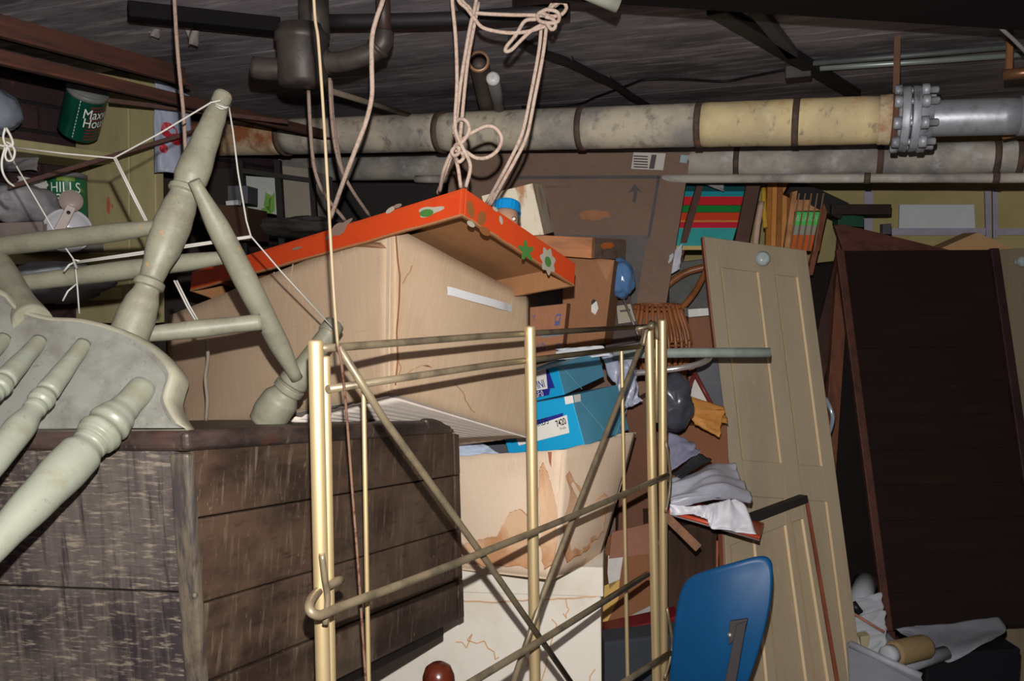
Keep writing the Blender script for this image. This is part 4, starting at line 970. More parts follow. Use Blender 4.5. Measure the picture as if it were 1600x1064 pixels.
# ---------------------------------------------------------------- white carton underneath
m_white = mat('white_carton_board', A((240, 232, 218), 1.9), [(A((214, 200, 180), 1.72), 'n', 7, ONE, 0.48, 0.66, 0.6), (A((232, 224, 210), 1.72), 'n', 30, ONE, .5, .7, .5)], 0.75, spec=.15)
m_stw = plain('stain_brown_line', A((206, 164, 124), 1.85), .8)
wb = T('white_carton', 'white lidded carton with brown water marks under the stained carton', 'box', V((P(780, 900, 1.95).x, P(780, 900, 1.95).y, 0)))
a = P(540, 938, 1.93); c, _ = P(939, 931, 1.855), 0
wrun = a - c; wdep = V((-wrun.y, wrun.x, 0)).normalized()
if wdep.dot(Fh) < 0: wdep = -wdep
wdep = wdep * .24
FW = frame(V((c.x, c.y, 0)), wrun)
zt = P(945, 886, 1.84).z
o = V((c.x, c.y, 0.0))
wrun = V((wrun.x, wrun.y, 0))
MB().para(o, wrun, wdep, Z * (zt - .006)).obj('carton_body', m_white, wb, M=FW.copy(), bevel=.003)
ur, ud = wrun.normalized(), wdep.normalized(); zl = P(939, 931, 1.855).z
ol = V((c.x, c.y, zl)) - ur * .006 - ud * .006
b = MB()
lw, ld, lh = wrun + ur * .012, wdep + ud * .012, zt - zl
b.para(ol, lw, ud * .004, Z * lh).para(ol + ld - ud * .004, lw, ud * .004, Z * lh).para(ol, ur * .004, ld, Z * lh).para(ol + lw - ur * .004, ur * .004, ld, Z * lh).para(ol + Z * (lh - .004), lw, ld, Z * .004)
b.obj('lid', m_white, wb, M=FW.copy(), bevel=.002)
wn = V((ur.y, -ur.x, 0)); wn = wn if wn.dot(EYE - o) > 0 else -wn
def line_on(pts, o, n, w, m, name, parent, lift=.0012, M=None):
    b = MB()
    for i in range(len(pts) - 1):
        x0, y0 = pts[i]; x1, y1 = pts[i + 1]; L = math.hypot(x1 - x0, y1 - y0) or 1; nx, ny = -(y1 - y0) / L * w / 2, (x1 - x0) / L * w / 2
        b.poly([onplane(x0 + nx, y0 + ny, o, n, lift), onplane(x1 + nx, y1 + ny, o, n, lift), onplane(x1 - nx, y1 - ny, o, n, lift), onplane(x0 - nx, y0 - ny, o, n, lift)])
    return b.obj(name, m, parent, M=M)
o_l = ol
line_on(jag([(722, 938), (770, 941), (825, 937), (880, 935), (941, 930)], 7, .06, 8)[:-7], ol, wn, 2, m_stw, 'stain_line', wb, .0012, FW.copy())
for q in ([(712, 1003), (722, 1003), (729, 1012), (738, 990), (730, 1000), (745, 1005), (757, 1001), (762, 1012), (772, 1018), (774, 1030), (780, 1026)], [(884, 935), (886, 948), (889, 952), (884, 960), (885, 966), (880, 958)], [(862, 967), (870, 975), (866, 990), (862, 1000), (857, 1020), (852, 1045), (846, 1064)], [(930, 1045), (922, 1056), (921, 1070)], [(818, 1024), (826, 1032), (824, 1042)]):
    line_on(q, o, wn, 2.0, m_stw, 'stain_line', wb, .0012, FW.copy())

# turned wooden finial in front of the white carton
m_mah = wood('mahogany', A((104, 44, 28), 1.3), rough=.25)
a, c = upright(684, 1036, 1.28, 688, 1110)
e = to_floor(a, c, 0)
L_ = (e - a).length
MB().lathe(a, e, [(0, 0.0), (.002, .012), (.008, .020), (.02, .0245), (.035, .0255), (.048, .022), (.056, .0165), (.062, .020), (.07, .020), (.078, .017), (.2, .024), (.9, .022), (1, .018)], 24).thing('wooden_post', m_mah, 'rounded red-brown wooden knob at the bottom edge before the white carton', 'post')
# ================================================================ left wall: yellow shelving and what is on it
m_sh = mat('dull_yellow_shelf_paint', A((128, 119, 86), 2.3), [(A((112, 103, 74), 2.3), 'n', 5, (3, 3, .5), 0.45, 0.66, 0.7), (A((140, 92, 72), 2.3), 'n', 9, (3, 3, 1), 0.68, 0.75, 0.6)], 0.55, bump=.05)
PYp = 1.75
def pan(name, quad, t, lab, cat='board'):
    q = [at_y(x, y, PYp) for x, y in quad]
    return MB().slab(q, V((0, t, 0))).thing(name, m_sh, lab, cat, bevel=.003)
pn = pan('shelf_upright', [(117, 80), (200, 60), (203, 505), (118, 505)], .022, 'wide dull yellow upright board standing behind the green coffee cans')
pan('shelf_upright', [(201, 58), (241, 64), (245, 505), (204, 505)], .03, 'narrow dull yellow upright strip at right edge of the shelving')
SXf = -1.81
def shelf(py0, px0, px1, t, lab, py_under=None, back=WX + .035):
    a = at_x(px0, py0, SXf); c = at_x(px1, py0, SXf); c = V((SXf, c.y, a.z)); y1 = PYp - .001
    return MB().para(V((back, a.y, a.z - t)), V((SXf - back, 0, 0)), V((0, y1 - a.y, 0)), Z * t).thing('wall_shelf', m_sh, lab, 'shelf', bevel=.003)
s1 = shelf(203, -70, 195, .030, 'upper dull yellow shelf board on the brick wall carrying the tilted coffee can')
s2 = shelf(394, -70, 195, .030, 'lower dull yellow shelf board under the white bowl')
s3 = shelf(462, -70, 195, .030, 'lowest dull yellow shelf board just above the chair seat')
z1, z2, z3 = [s.location.z + .030 for s in (s1, s2, s3)]
z1 = max(v.co.z for v in s1.data.vertices) + s1.location.z; z2 = max(v.co.z for v in s2.data.vertices) + s2.location.z; z3 = max(v.co.z for v in s3.data.vertices) + s3.location.z
b = MB(); b.poly([at_y(x, y, PYp - .0012) for x, y in ((166, 312), (170, 306), (173, 318), (171, 336), (167, 332))]); b.poly([at_y(x, y, PYp - .0012) for x, y in ((174, 318), (178, 320), (176, 326), (174, 324))])
b.obj('paint_mark', plain('red_mark', A((140, 80, 62), 2.3), .7), pn)

def can(lab, base, topc, r, m_body, lines, bandcols=(), ribs=False, face=0.0):
    up = (topc - base).normalized(); H = (topc - base).length
    tc = (EYE - base); tc = (tc - up * tc.dot(up)).normalized(); sd = up.cross(tc)      # sd: to the right as seen
    if sd.dot(Rv) < 0: sd = -sd
    F = Matrix((sd, tc, up)).transposed().to_4x4(); F.translation = base
    rt = T('coffee_can', lab, 'can', base, M=F)
    prof = [(0, 0.0), (0, r * .97), (.02, r * 1.015), (.04, r)]
    if ribs:
        for k in range(24): t = .08 + .84 * k / 23; prof.append((t, r + (.0012 if k % 2 else 0)))
    else: prof += [(.3, r), (.7, r)]
    prof += [(.955, r), (.975, r * 1.015), (1, r * .99)]
    MB().lathe(base, topc, prof, 40).obj('can_body', m_body, rt, M=F.copy())
    MB().lathe(topc - up * .012, topc + up * .002, [(0, r * 1.025), (.3, r * 1.03), (.85, r * 1.03), (.9, r * .97), (.92, r * .9), (1, r * .9), (1, 0)], 40).obj('lid', m_cgrey, rt, M=F.copy(), label='grey plastic lid')
    def wrap(off, h, lift=.0012):
        def w(x, y):
            a = off + x / r
            return base + up * (h + y) + (tc * math.cos(a) + sd * math.sin(a)) * (r + lift)
        return w
    def patch(a0, a1, h0, h1, m, name='label_patch', lift=.0006, n=14):
        b = MB()
        w = wrap(0, 0, lift)
        for i in range(n):
            p0, p1 = (a0 + (a1 - a0) * i / n) * r, (a0 + (a1 - a0) * (i + 1) / n) * r
            b.poly([w(p0, h0 * H), w(p1, h0 * H), w(p1, h1 * H), w(p0, h1 * H)])
        return b.obj(name, m, rt, M=F.copy())
    for k in bandcols: patch(*k)
    for s, off, h, size, m, sx in lines: text(s, None, V((1, 0, 0)), V((0, 0, 1)), size, m, 'lettering', rt, wrap=wrap(off, h * H, .0018), sx=sx)
    return rt
m_cgrey = plain('grey_can_lid', A((92, 92, 90), 2.1), .5)
m_cg = mat('green_foil_can', A((10, 72, 56), 2.1, k=1.2), [(A((6, 46, 38), 2.1), 'n', 6, ONE, 0.45, 0.65, .5)], .28, metal=.55, spec=.6)
m_cw = plain('can_white', A((188, 190, 186), 2.1), .4, .05); m_cr = plain('can_brown_red', A((84, 40, 32), 2.1), .4); m_ck = plain('can_dark', A((26, 24, 26), 2.1), .4)
B1 = P(122, 206, 2.10); T1 = P(138, 139, 2.035)
B1.z = max(B1.z, z1 + .012)
can('shiny green coffee can tilted forward on the upper yellow shelf', B1, T1, .0465, m_cg, [('Maxwell', .02, .56, .026, m_cw, .72), ('House', .10, .36, .026, m_cw, .72)],
    [(.30, 1.5, .06, .86, m_cr), (-.22, -.19, .06, .93, m_cw)], ribs=True)
m_cg2 = mat('dark_green_can', A((24, 78, 48), 2.15), [(A((110, 120, 40), 2.15), 'n', 22, ONE, .62, .70, .6)], .35, spec=.5)
b2 = P(107, 352, 2.12); t2 = P(104, 274, 2.12)
can('dark green coffee can standing upright right behind the grey scoop', b2, t2, .0465, m_cg2, [('HILLS', -.86, .60, .0255, m_cw, .80), ('BROS', -.84, .40, .021, m_cw, .78)], [(.0, .75, .33, .50, plain('can_gold', A((168, 140, 50), 2.1), .4)), (-.5, .4, .82, .93, plain('can_olive', A((96, 116, 44), 2.1), .4)), (-.55, .1, .20, .36, plain('can_olive2', A((110, 124, 48), 2.1), .4))])
# what the can stands on
m_tin = plain('old_white_tin', A((150, 146, 144), 2.1), .35)
q = V((b2.x, b2.y, 0))
MB().para(V((q.x - .055, q.y - .055, z2 + .0005)), V((.11, 0, 0)), V((0, .11, 0)), Z * (b2.z - z2 - .001)).thing('small_box', plain('grey_box', A((98, 92, 86), 2.1), .7), 'small grey box under the upright dark green can', 'box', bevel=.002)
# plastic scoop
sc = T('scoop', 'grey plastic scoop with a hole in its handle before the dark green can', 'scoop', P(95, 365, 1.98))
m_scoop = plain('grey_plastic', A((142, 128, 120), 1.98), .4, .1)
c = P(111, 314, 1.98); nv = (EYE - c).normalized(); ux = Rv; uy = Uv
MB().lathe(c - nv * .02, c, [(0, 0.0), (0, .02), (.5, .024), (.9, .0262), (1, .0262), (1, .0), ], 26).obj('bowl', m_scoop, sc)
h0, h1 = P(112, 322, 1.978), P(86, 372, 1.975); d = (h1 - h0); s_ = d.cross(nv).normalized() * .0105
MB().slab([h0 - s_, h0 + s_, h1 + s_ * 1.1, h1 - s_ * 1.1], -nv * .004).obj('handle', m_scoop, sc, bevel=.0015)
e = P(107, 332, 1.972); MB().lathe(e - nv * .002, e + nv * .0008, [(0, 0.0), (0, .004), (.6, .0045), (1, .0035), (1, 0)], 16).obj('hang_hole', m_ck, sc, label='dark hang hole')
c = P(106, 362, 2.02); nv2 = (nv + Z * .3).normalized()
wbow = T('bowl', 'round white bowl tipped on edge above the lower yellow shelf', 'bowl', c)
MB().lathe(c - nv2 * .03, c + nv2 * .012, [(0, 0.0), (0, .02), (.3, .04), (.8, .052), (1, .055), (1, .051), (.8, .048), (.4, .03), (.35, 0)], 34, cap=False).obj('shell', plain('white_enamel', A((164, 162, 166), 2.0), .25, .1), wbow)
MB().lathe(c - nv2 * .008, c + nv2 * .004, [(0, 0), (0, .014), (.5, .012), (1, .004), (1, 0)], 18).obj('boss', plain('white_boss', A((190, 190, 192), 2.0), .2), wbow)
m_rag = plain('grey_rag', A((122, 120, 122), 2.05), .85, .3); m_bag = plain('bluish_bag', A((120, 124, 136), 2.1), .5, .3); m_paper = plain('dull_white_paper', A((150, 148, 144), 2.1), .8, .15)
def rag(name, c, rx, ry, rz, amp, f, seed, m, lab, cat, d):
    c = P(*c, d); k = d / FPX
    return MB().blob(c, Rv * rx * k, Uv * ry * k, Fv * rz * k, amp, f, 32, 20, seed).thing(name, m, lab, cat)
rag('cloth_bundle', (38, 320), 46, 30, 60, .28, 2.2, 1, m_rag, 'grey cloth bundle lying left of the scoop', 'cloth', 2.02)
rag('cloth_bundle', (-6, 172), 28, 36, 50, .25, 2.2, 2, m_bag, 'pale blue-grey cloth on the upper shelf at the left edge', 'cloth', 1.96)
boxpx('small_box', plain('mauve_grey_box', A((112, 100, 94), 2.0), .8), 'low brown-grey box under the grey cloth bundle at the left edge', 'box', [(-30, 349), (66, 346), (66, 394), (-30, 394)], 1.98, .14)
crumple([(28, 275), (75, 282), (74, 300), (30, 290)], [2.05] * 4, .006, 2, 4).thing('paper_sheet', m_paper, 'white paper sheet lying on the grey cloth bundle', 'paper')
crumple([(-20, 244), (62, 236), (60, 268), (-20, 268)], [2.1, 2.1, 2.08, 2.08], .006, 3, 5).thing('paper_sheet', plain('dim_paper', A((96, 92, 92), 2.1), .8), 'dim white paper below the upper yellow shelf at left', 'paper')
rag('cloth_bundle', (95, 440), 64, 32, 60, .3, 2.4, 3, plain('grey_white_cloth', A((124, 128, 132), 2.0), .85, .3), 'grey-white bundle seen under the lower chair stretcher', 'cloth', 1.98)
rag('cloth_scrap', (93, 420), 12, 5, 10, .2, 2, 4, plain('teal_cloth', A((46, 124, 112), 1.9), .8), 'small teal scrap on the grey-white bundle', 'cloth', 1.93)
for i, (p0, p1, lab) in enumerate((((12, 292), (318, 200), 'rusty flat bar slanting across the yellow upright'), ((170, 156), (450, 190), 'thin rusty bar level with the coffee can lid'))):
    a, c = P(*p0, 1.85 + .1 * i), P(*p1, 2.05 + .1 * i); d = c - a
    MB().para(a - Uv * .006, d, Uv * .011, Fv * .006).thing('rusty_bar', m_rail, lab, 'bar', bevel=.001)
# hanging plastic bag with red print
q = [P(241, 122, 2.1), P(296, 150, 2.15), P(302, 276, 2.15), P(242, 270, 2.1)]
def fn(u, v):
    p = (q[0] * (1 - u) + q[1] * u) * (1 - v) + (q[3] * (1 - u) + q[2] * u) * v
    return p - Fv * (.03 * math.sin(math.pi * min(1, u * 1.1)) * v + .012 * noise.noise(V((u * 5, v * 3, 2))))
pb_ = T('plastic_bag', 'pale plastic bag with red print hanging right of the yellow upright', 'bag', fn(.5, 1))
MB().sheet(fn, 20, 20, .002).obj('bag_sheet', plain('pale_bag', A((128, 132, 146), 2.1), .45, .2), pb_)
b = MB(); m_red = plain('bag_red', A((140, 28, 40), 2.1), .5)
def rfan(cx, cy, rx, ry, n=14):
    pts = [fn(cx + rx * math.cos(t * 2 * math.pi / n), cy + ry * math.sin(t * 2 * math.pi / n)) - Fv * .006 for t in range(n)]; fan(b, pts)
rfan(.45, .52, .22, .09); rfan(.65, .60, .14, .07); rfan(.35, .74, .12, .05)
b.obj('red_print', m_red, pb_)

# ================================================================ dim back left: rack with boxes
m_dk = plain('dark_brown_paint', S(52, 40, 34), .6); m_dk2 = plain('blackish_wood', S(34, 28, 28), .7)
rk = T('storage_rack', 'dark metal rack with uprights standing in the dim corner under the pipes', 'rack', V((P(470, 340, 2.7).x, P(470, 340, 2.7).y, 0)))
def rackpost(px1, py1, px2, py2, d, w):
    a, c = upright(px1, py1, d, px2, py2); e = to_floor(a, c)
    MB().slab([a - Rh * w, a + Rh * w, e + Rh * w, e - Rh * w], Fh * .03).obj('upright', m_dk2, rk)
rackpost(432, 250, 438, 350, 2.66, .0095); rackpost(485, 262, 491, 350, 2.70, .0080); rackpost(374, 250, 379, 350, 2.62, .0090)
MB().para(P(378, 270, 2.61), P(494, 286, 2.69) - P(378, 270, 2.61), Z * .014, Fh * .02).obj('cross_bar', m_dk2, rk)
z0 = P(430, 352, 2.7).z
MB().para(V((P(360, 352, 2.64).x, P(360, 352, 2.64).y, z0 - .02)), Rh * .30, Fh * .32, Z * .02).obj('shelf_plate', m_dk2, rk)
m_pb1 = plain('pale_grey_box', A((116, 118, 114), 2.75), .7, .12); m_pb2 = plain('putty_box', A((92, 86, 76), 2.75), .7, .12)
pbx = boxpx('pale_box', m_pb1, 'pale box with green leaf print between the rack uprights', 'box', [(378, 274), (432, 278), (434, 336), (386, 326)], 2.70, .08)
b = MB(); m_leaf = plain('leaf_print', A((72, 104, 40), 2.7), .6)
for pts in ([(415, 300), (424, 306), (421, 330), (412, 322)], [(420, 312), (429, 300), (429, 330), (421, 334)], [(408, 326), (420, 322), (424, 334), (410, 332)]):
    b.slab([P(x, y, 2.698) for x, y in pts], Fv * .0008)
b.obj('leaf_print', m_leaf, pbx)
boxpx('pale_box', m_pb2, 'putty coloured box between the two right rack uprights', 'box', [(438, 258), (486, 264), (488, 346), (440, 344)], 2.74, .12)
boxpx('pale_box', plain('putty_box_dim', A((70, 66, 62), 2.75), .7, .12), 'dim grey box right of the last rack upright', 'box', [(491, 270), (508, 272), (510, 346), (492, 346)], 2.76, .12)
boxpx('carton', plain('dark_red_carton', A((50, 30, 20), 2.4), .8), 'dark brown carton behind the thin chair stretcher', 'box', [(338, 318), (386, 324), (390, 376), (340, 376)], 2.40, .2)
boxpx('small_box', plain('black_box', A((58, 58, 62), 2.45), .6), 'small charcoal box on the dark brown carton', 'box', [(355, 290), (387, 290), (387, 318), (355, 316)], 2.42, .1)
boxpx('white_tube', plain('white_bit', A((150, 150, 150), 2.4), .5), 'little white packet on the dark brown carton', 'packet', [(352, 314), (371, 312), (372, 320), (353, 321)], 2.36, .03)
rag('dark_heap', (470, 356), 90, 14, 60, .35, 3.5, 8, plain('dark_rag', A((40, 36, 34), 2.6), .9), 'dark heap of rags along the rack shelf behind the orange lid', 'heap', 2.62)
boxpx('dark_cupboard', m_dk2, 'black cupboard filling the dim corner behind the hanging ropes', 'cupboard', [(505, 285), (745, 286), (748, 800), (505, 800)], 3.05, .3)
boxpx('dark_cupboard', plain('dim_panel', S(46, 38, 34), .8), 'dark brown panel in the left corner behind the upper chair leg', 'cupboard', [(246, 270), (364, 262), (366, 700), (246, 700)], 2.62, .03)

# ================================================================ the leaning cardboard sheet and things before it
m_big = card('big_brown_cardboard', A((98, 77, 64), 2.55)); m_print = plain('grey_print', A((66, 62, 62), 2.5), .8)
LP = [P(690, 232, 2.70), P(1080, 238, 2.64), P(1066, 320, 2.62), P(1044, 440, 2.585), P(1020, 560, 2.55), P(1000, 680, 2.52), P(690, 680, 2.56)]
lo = LP[1]; ln = (LP[6] - LP[1]).cross(LP[4] - LP[1]).normalized()
if ln.dot(EYE - lo) < 0: ln = -ln
LP = [onplane(x, y, lo, ln) for x, y in ((700, 233), (1079, 238), (1068, 310), (1050, 420), (1030, 545), (1022, 640), (1010, 1100), (700, 1100))]
ls = T('cardboard_sheet', 'big brown flattened carton with an up arrow leaning behind the boxes', 'cardboard', (LP[6] + LP[7]) / 2)
FLS = frame(LP[0], LP[1] - LP[0], -ln)
MB().slab(LP, -ln * .008).obj('sheet', m_big, ls, M=FLS.copy(), bevel=.001)
def lp_poly(pts, m, name, lift=.0012, lab=None):
    b = MB(); b.slab([onplane(x, y, lo, ln, lift) for x, y in pts], -ln * .0006); return b.obj(name, m, ls, M=FLS.copy(), label=lab)
lp_poly([(808, 275), (1032, 274), (1031, 279), (808, 280)], m_print, 'printed_line')
lp_poly([(1027, 276), (1032, 276), (1016, 372), (1011, 372)], m_print, 'printed_line')
lp_poly([(992, 287), (1003, 301), (996, 298), (993, 316), (988, 316), (991, 298), (981, 302)], m_print, 'up_arrow', lab='printed grey up arrow')
lp_poly([(840, 366), (1012, 368), (998, 450), (985, 560), (840, 560)], plain('grey_area', A((76, 72, 70), 2.55), .9), 'grey_patch', .0009)  # flat grey area over the middle of the sheet, below the printed line
lp_poly([(850, 291), (893, 290), (893, 293), (850, 294)], plain('faint_print', A((86, 70, 60), 2.55), .8), 'printed_line')
m_lb = plain('label_grey', A((150, 144, 138), 2.5), .7, .08)
lp_poly([(990, 238), (1040, 240), (1036, 266), (986, 264)], m_lb, 'label', .0014, 'grey printed label')
for x in range(5): lp_poly([(990, 243 + x * 4.2), (1012, 244 + x * 4.2), (1012, 246 + x * 4.2), (990, 245 + x * 4.2)], m_print, 'label_line', .002)
lp_poly([(1018, 242), (1026, 242), (1022, 264), (1014, 264)], m_print, 'label_line', .002)
lp_poly([(1064, 242), (1075, 243), (1073, 255), (1062, 254)], plain('sticker', A((122, 134, 138), 2.55), .6), 'sticker', .0014)
b = MB(); fan(b, [onplane(x, y, lo, ln, .001) for x, y in jag([(905, 334), (925, 328), (950, 330), (952, 340), (930, 344), (908, 343)], 3, .1, 4)]); b.obj('stain', plain('orange_stain', A((120, 82, 58), 2.55), .9), ls, M=FLS.copy())
lp_poly([(1034, 470), (1040, 470), (1024, 560), (1010, 640), (985, 640), (998, 560)], card('fold_strip', A((112, 84, 66), 2.5)), 'folded_strip', .002)

# jar on the lid
def scr(p): v = p - EYE; d = v.dot(Fv); return 800 + FPX * v.dot(Rv) / d, 532 - FPX * v.dot(Uv) / d
jc = P(792, 330, 1.52); jb = jc - ntop * ((jc - K).dot(ntop) - .0015); jh = (jc - jb).length
jr = T('jar', 'small peach jar with ribbed blue cap standing on the orange lid', 'jar', jb)
prof = [(0, 0), (0, .020), (.5, .0225), (1, .0225)]
jbt = MB().lathe(jb, jc, prof, 26).obj('jar_body', plain('peach_plastic', A((196, 150, 122), 1.5), .4, .08), jr)
cp = []
MBc = MB(); c0, c1 = jc - ntop * .004, jc + ntop * .0185
nn = 40; u = ntop.orthogonal().normalized(); w_ = ntop.cross(u); rows = []
for t, r in ((0, .0235), (0, .0262), (.12, .0262), (.16, .0245), (.75, .0235), (.9, .0225), (1, .019), (1, 0.0001)):
    p = c0 + (c1 - c0) * t
    rows.append(MBc.add([p + (u * math.cos(2 * math.pi * k / nn) + w_ * math.sin(2 * math.pi * k / nn)) * (r + (.0007 if (k % 2 and .15 < t < .95) else 0)) for k in range(nn)]))
for i in range(len(rows) - 1):
    for k in range(nn): MBc.face((rows[i] + k, rows[i] + (k + 1) % nn, rows[i + 1] + (k + 1) % nn, rows[i + 1] + k))
MBc.obj('cap', plain('bright_blue_plastic', A((18, 140, 206), 1.5), .3, .08), jr, label='ribbed bright blue cap')
e = P(803, 342, 1.497); nv = (EYE - e).normalized()
MB().lathe(e - nv * .002, e + nv * .0005, [(0, 0.0), (0, .0042), (1, .0042), (1, 0)], 18).obj('spot', plain('spot_black', S(30, 28, 28), .5), jr)
MB().lathe(e, e + nv * .001, [(0, 0.0), (0, .0030), (1, .0030), (1, 0)], 16).obj('spot_centre', plain('spot_white', A((225, 220, 215), 1.5), .5), jr)  # white printed mark, the dark disc behind leaves its outline
# brown-marked white box
m_wst = mat('stained_white_board', A((196, 184, 164), 2.1), [(A((150, 100, 62), 2.1), 'n', 14, (2.6, 2.6, .7), .49, .62, .9), (A((180, 160, 132), 2.1), 'n', 4, ONE, .45, .65, .6)], .7)
def cbox(name, lab, cat, fTL, fTR, fBR, fBL, d, sx_, sd, m, ms=None, group=None):
    TL, TR, BR, BL = P(*fTL, d), P(*fTR, d), P(*fBR, d), P(*fBL, d); dep = P(*sx_, sd) - TR
    rt = T(name, lab, cat, (BL + BR + dep) / 2, group)
    F = frame(BL, BR - BL, (TL - BL).normalized())
    b = MB(); b.slab([TL, TR, BR, BL], dep); b.obj('box_body', m, rt, M=F, bevel=.002)
    n = (TR - TL).cross(BL - TL).normalized()
    if n.dot(EYE - TL) < 0: n = -n
    ne = dep.cross(BR - TR).normalized()
    if ne.dot(EYE - TR) < 0: ne = -ne
    return rt, TR, n, ne
cbox('white_box', 'white box with rust-brown stains behind the blue-capped jar', 'box', (752, 306), (832, 286), (850, 367), (770, 372), 2.08, (850, 288), 2.26, m_wst)
m_crate = wood('orange_brown_wood', A((146, 92, 54), 2.2), (.4, 3, 3)); m_crate2 = wood('grey_brown_wood', A((98, 80, 70), 2.25), (.4, 3, 3))
rt, o, n, ne = cbox('wooden_crate', 'orange-brown wooden crate with a slot handle in its end, under the white box', 'crate', (820, 366), (926, 371), (924, 404), (818, 396), 2.12, (977, 374), 2.34, m_crate)
b = MB(); b.slab([onplane(x, y, o, ne, .0015) for x, y in ((928, 372), (977, 375), (975, 406), (926, 403))], ne * 0.001); b.obj('end_board', m_crate2, rt, label='grey-brown end board')
b = MB(); b.slab([onplane(x, y, o, ne, .003) for x, y in ((936, 383), (942, 379), (955, 379), (958, 384), (953, 388), (940, 389))], ne * .001); b.obj('hand_slot', plain('slot_orange', A((176, 96, 44), 2.25), .7), rt, label='orange hand slot')
rt, o, n, ne = cbox('cardboard_box', 'tall brown box with a leaf-shaped white hole under the wooden crate', 'box', (880, 398), (960, 406), (944, 536), (878, 549), 2.2, (972, 412), 2.32, card('tan_brown_card', A((128, 86, 54), 2.2)))
decal([(932, 470), (935, 482), (930, 492), (924, 487), (924, 477)], o, n, plain('hole_white', A((200, 196, 186), 2.2), .8), 'hole', rt, .0012, lab='white seen through the hole')
decal([(927, 467), (932, 470), (924, 477), (924, 471)], o, n, m_ink, 'hole_edge', rt, .0014)
decal([(933, 408), (959, 408), (948, 440), (940, 425)], o, n, card('flap_card', A((144, 98, 62), 2.2)), 'flap', rt, .003)
rt, o, n, ne = cbox('cardboard_box', 'brown box with blue stamped figures left of the tall holed box', 'box', (810, 482), (886, 474), (878, 553), (806, 568), 2.12, (892, 474), 2.2, card('stamped_card', A((144, 94, 62), 2.1)))
m_bst = plain('blue_stamp', A((72, 78, 118), 2.1), .7)
ptext('Y', 831, 501, 841, 500, 9, o, n, m_bst, rt, sx=.9); ptext('10', 838, 549, 856, 547, 12, o, n, m_bst, rt, sx=.85); ptext('12', 868, 545, 880, 543, 8, o, n, m_bst, rt, sx=.8)
decal([(869, 491), (877, 490), (874, 508), (866, 509)], o, n, m_bst, 'stamp', rt); decal([(870, 494), (875, 493), (873, 501), (868, 502)], o, n, card('stamp_gap', A((150, 98, 66), 2.1)), 'stamp', rt, .0016)
decal([(846, 522), (880, 518), (879, 524), (845, 528)], o, n, m_ck, 'tape', rt)
# small things between
crumple([(868, 545), (940, 540), (955, 556), (872, 562)], [2.06] * 4, .012, 3, 7).thing('paper_sheet', plain('crumpled_white', A((176, 178, 180), 2.1), .7, .15), 'crumpled white paper on top of the upper blue box', 'paper')
bc = T('picture_frame', 'dark brown framed board with paper label beside the tall holed box', 'frame', P(975, 548, 2.38))
q = [P(948, 436, 2.42), P(978, 436, 2.42), P(1006, 545, 2.36), P(946, 550, 2.36)]
MB().slab(q, Fh * .015).obj('board', plain('dark_umber', A((62, 50, 46), 2.4), .5), bc)
MB().slab([p - Fv * .003 for p in PP((963, 478, 2.4), (985, 475, 2.4), (993, 502, 2.385), (966, 506, 2.385))], Fh * .001).obj('label', plain('label_cream', A((132, 122, 108), 2.4), .7), bc, label='cream paper label')
MB().slab([p - Fv * .006 for p in PP((968, 485, 2.395), (984, 483, 2.395), (985, 486, 2.395), (969, 488, 2.395))], Fh * .001).obj('label_print', m_print, bc)
MB().tube(PP((972, 462, 2.34), (1004, 540, 2.29)), .0035, 8).obj('edge_rod', plain('grey_rod2', A((120, 110, 104), 2.3), .4, metal=.4), bc)
m_bp = plain('crinkled_blue_plastic', A((66, 98, 134), 2.3), .16, .3, spec=.7)
rag('blue_plastic', (971, 436), 21, 29, 18, .24, 2.6, 11, m_bp, 'crumpled blue transparent plastic bag above the framed dark board', 'bag', 2.28)
m_pbag = plain('thin_white_plastic', A((150, 152, 168), 2.1), .3, .25, spec=.6)
crumple([(938, 552), (988, 560), (1002, 628), (975, 640)], [2.1, 2.12, 2.1, 2.08], .03, 3.2, 9).thing('plastic_wrap', m_pbag, 'crinkled clear wrap behind the right end of the blue boxes', 'wrap')
boxpx('wood_strip', plain('greyish_strip', A((84, 80, 76), 2.2), .6), 'short grey strip above the green bar behind the gold posts', 'strip', [(945, 545), (1004, 534), (1004, 541), (945, 554)], 2.2, .03)
MB().tube(PP((958, 553, 2.06), (1090, 551, 2.045), (1203, 551, 2.03)), .0122, 14).thing('green_bar', mat('weathered_green_bar', A((122, 130, 122), 2.04), [(A((96, 102, 98), 2.04), 'n', 14, ONE, .45, .65, .8), (A((140, 146, 136), 2.04), 'n', 30, (1, 1, 1), .58, .7, .6)], .6, bump=.2), 'weathered grey-green round bar pointing right across the cream door', 'bar')
m_chr = plain('chrome', (.78, .72, .66), .24, .05, metal=.75)
MB().tube(catmull(PP((992, 583, 2.08), (1030, 579, 2.06), (1062, 575, 2.05), (1090, 569, 2.06), (1105, 562, 2.09), (1111, 554, 2.14)), 5), .0075, 14).thing('chrome_tube', m_chr, 'bent shiny chrome tube just under the grey-green bar', 'tube')
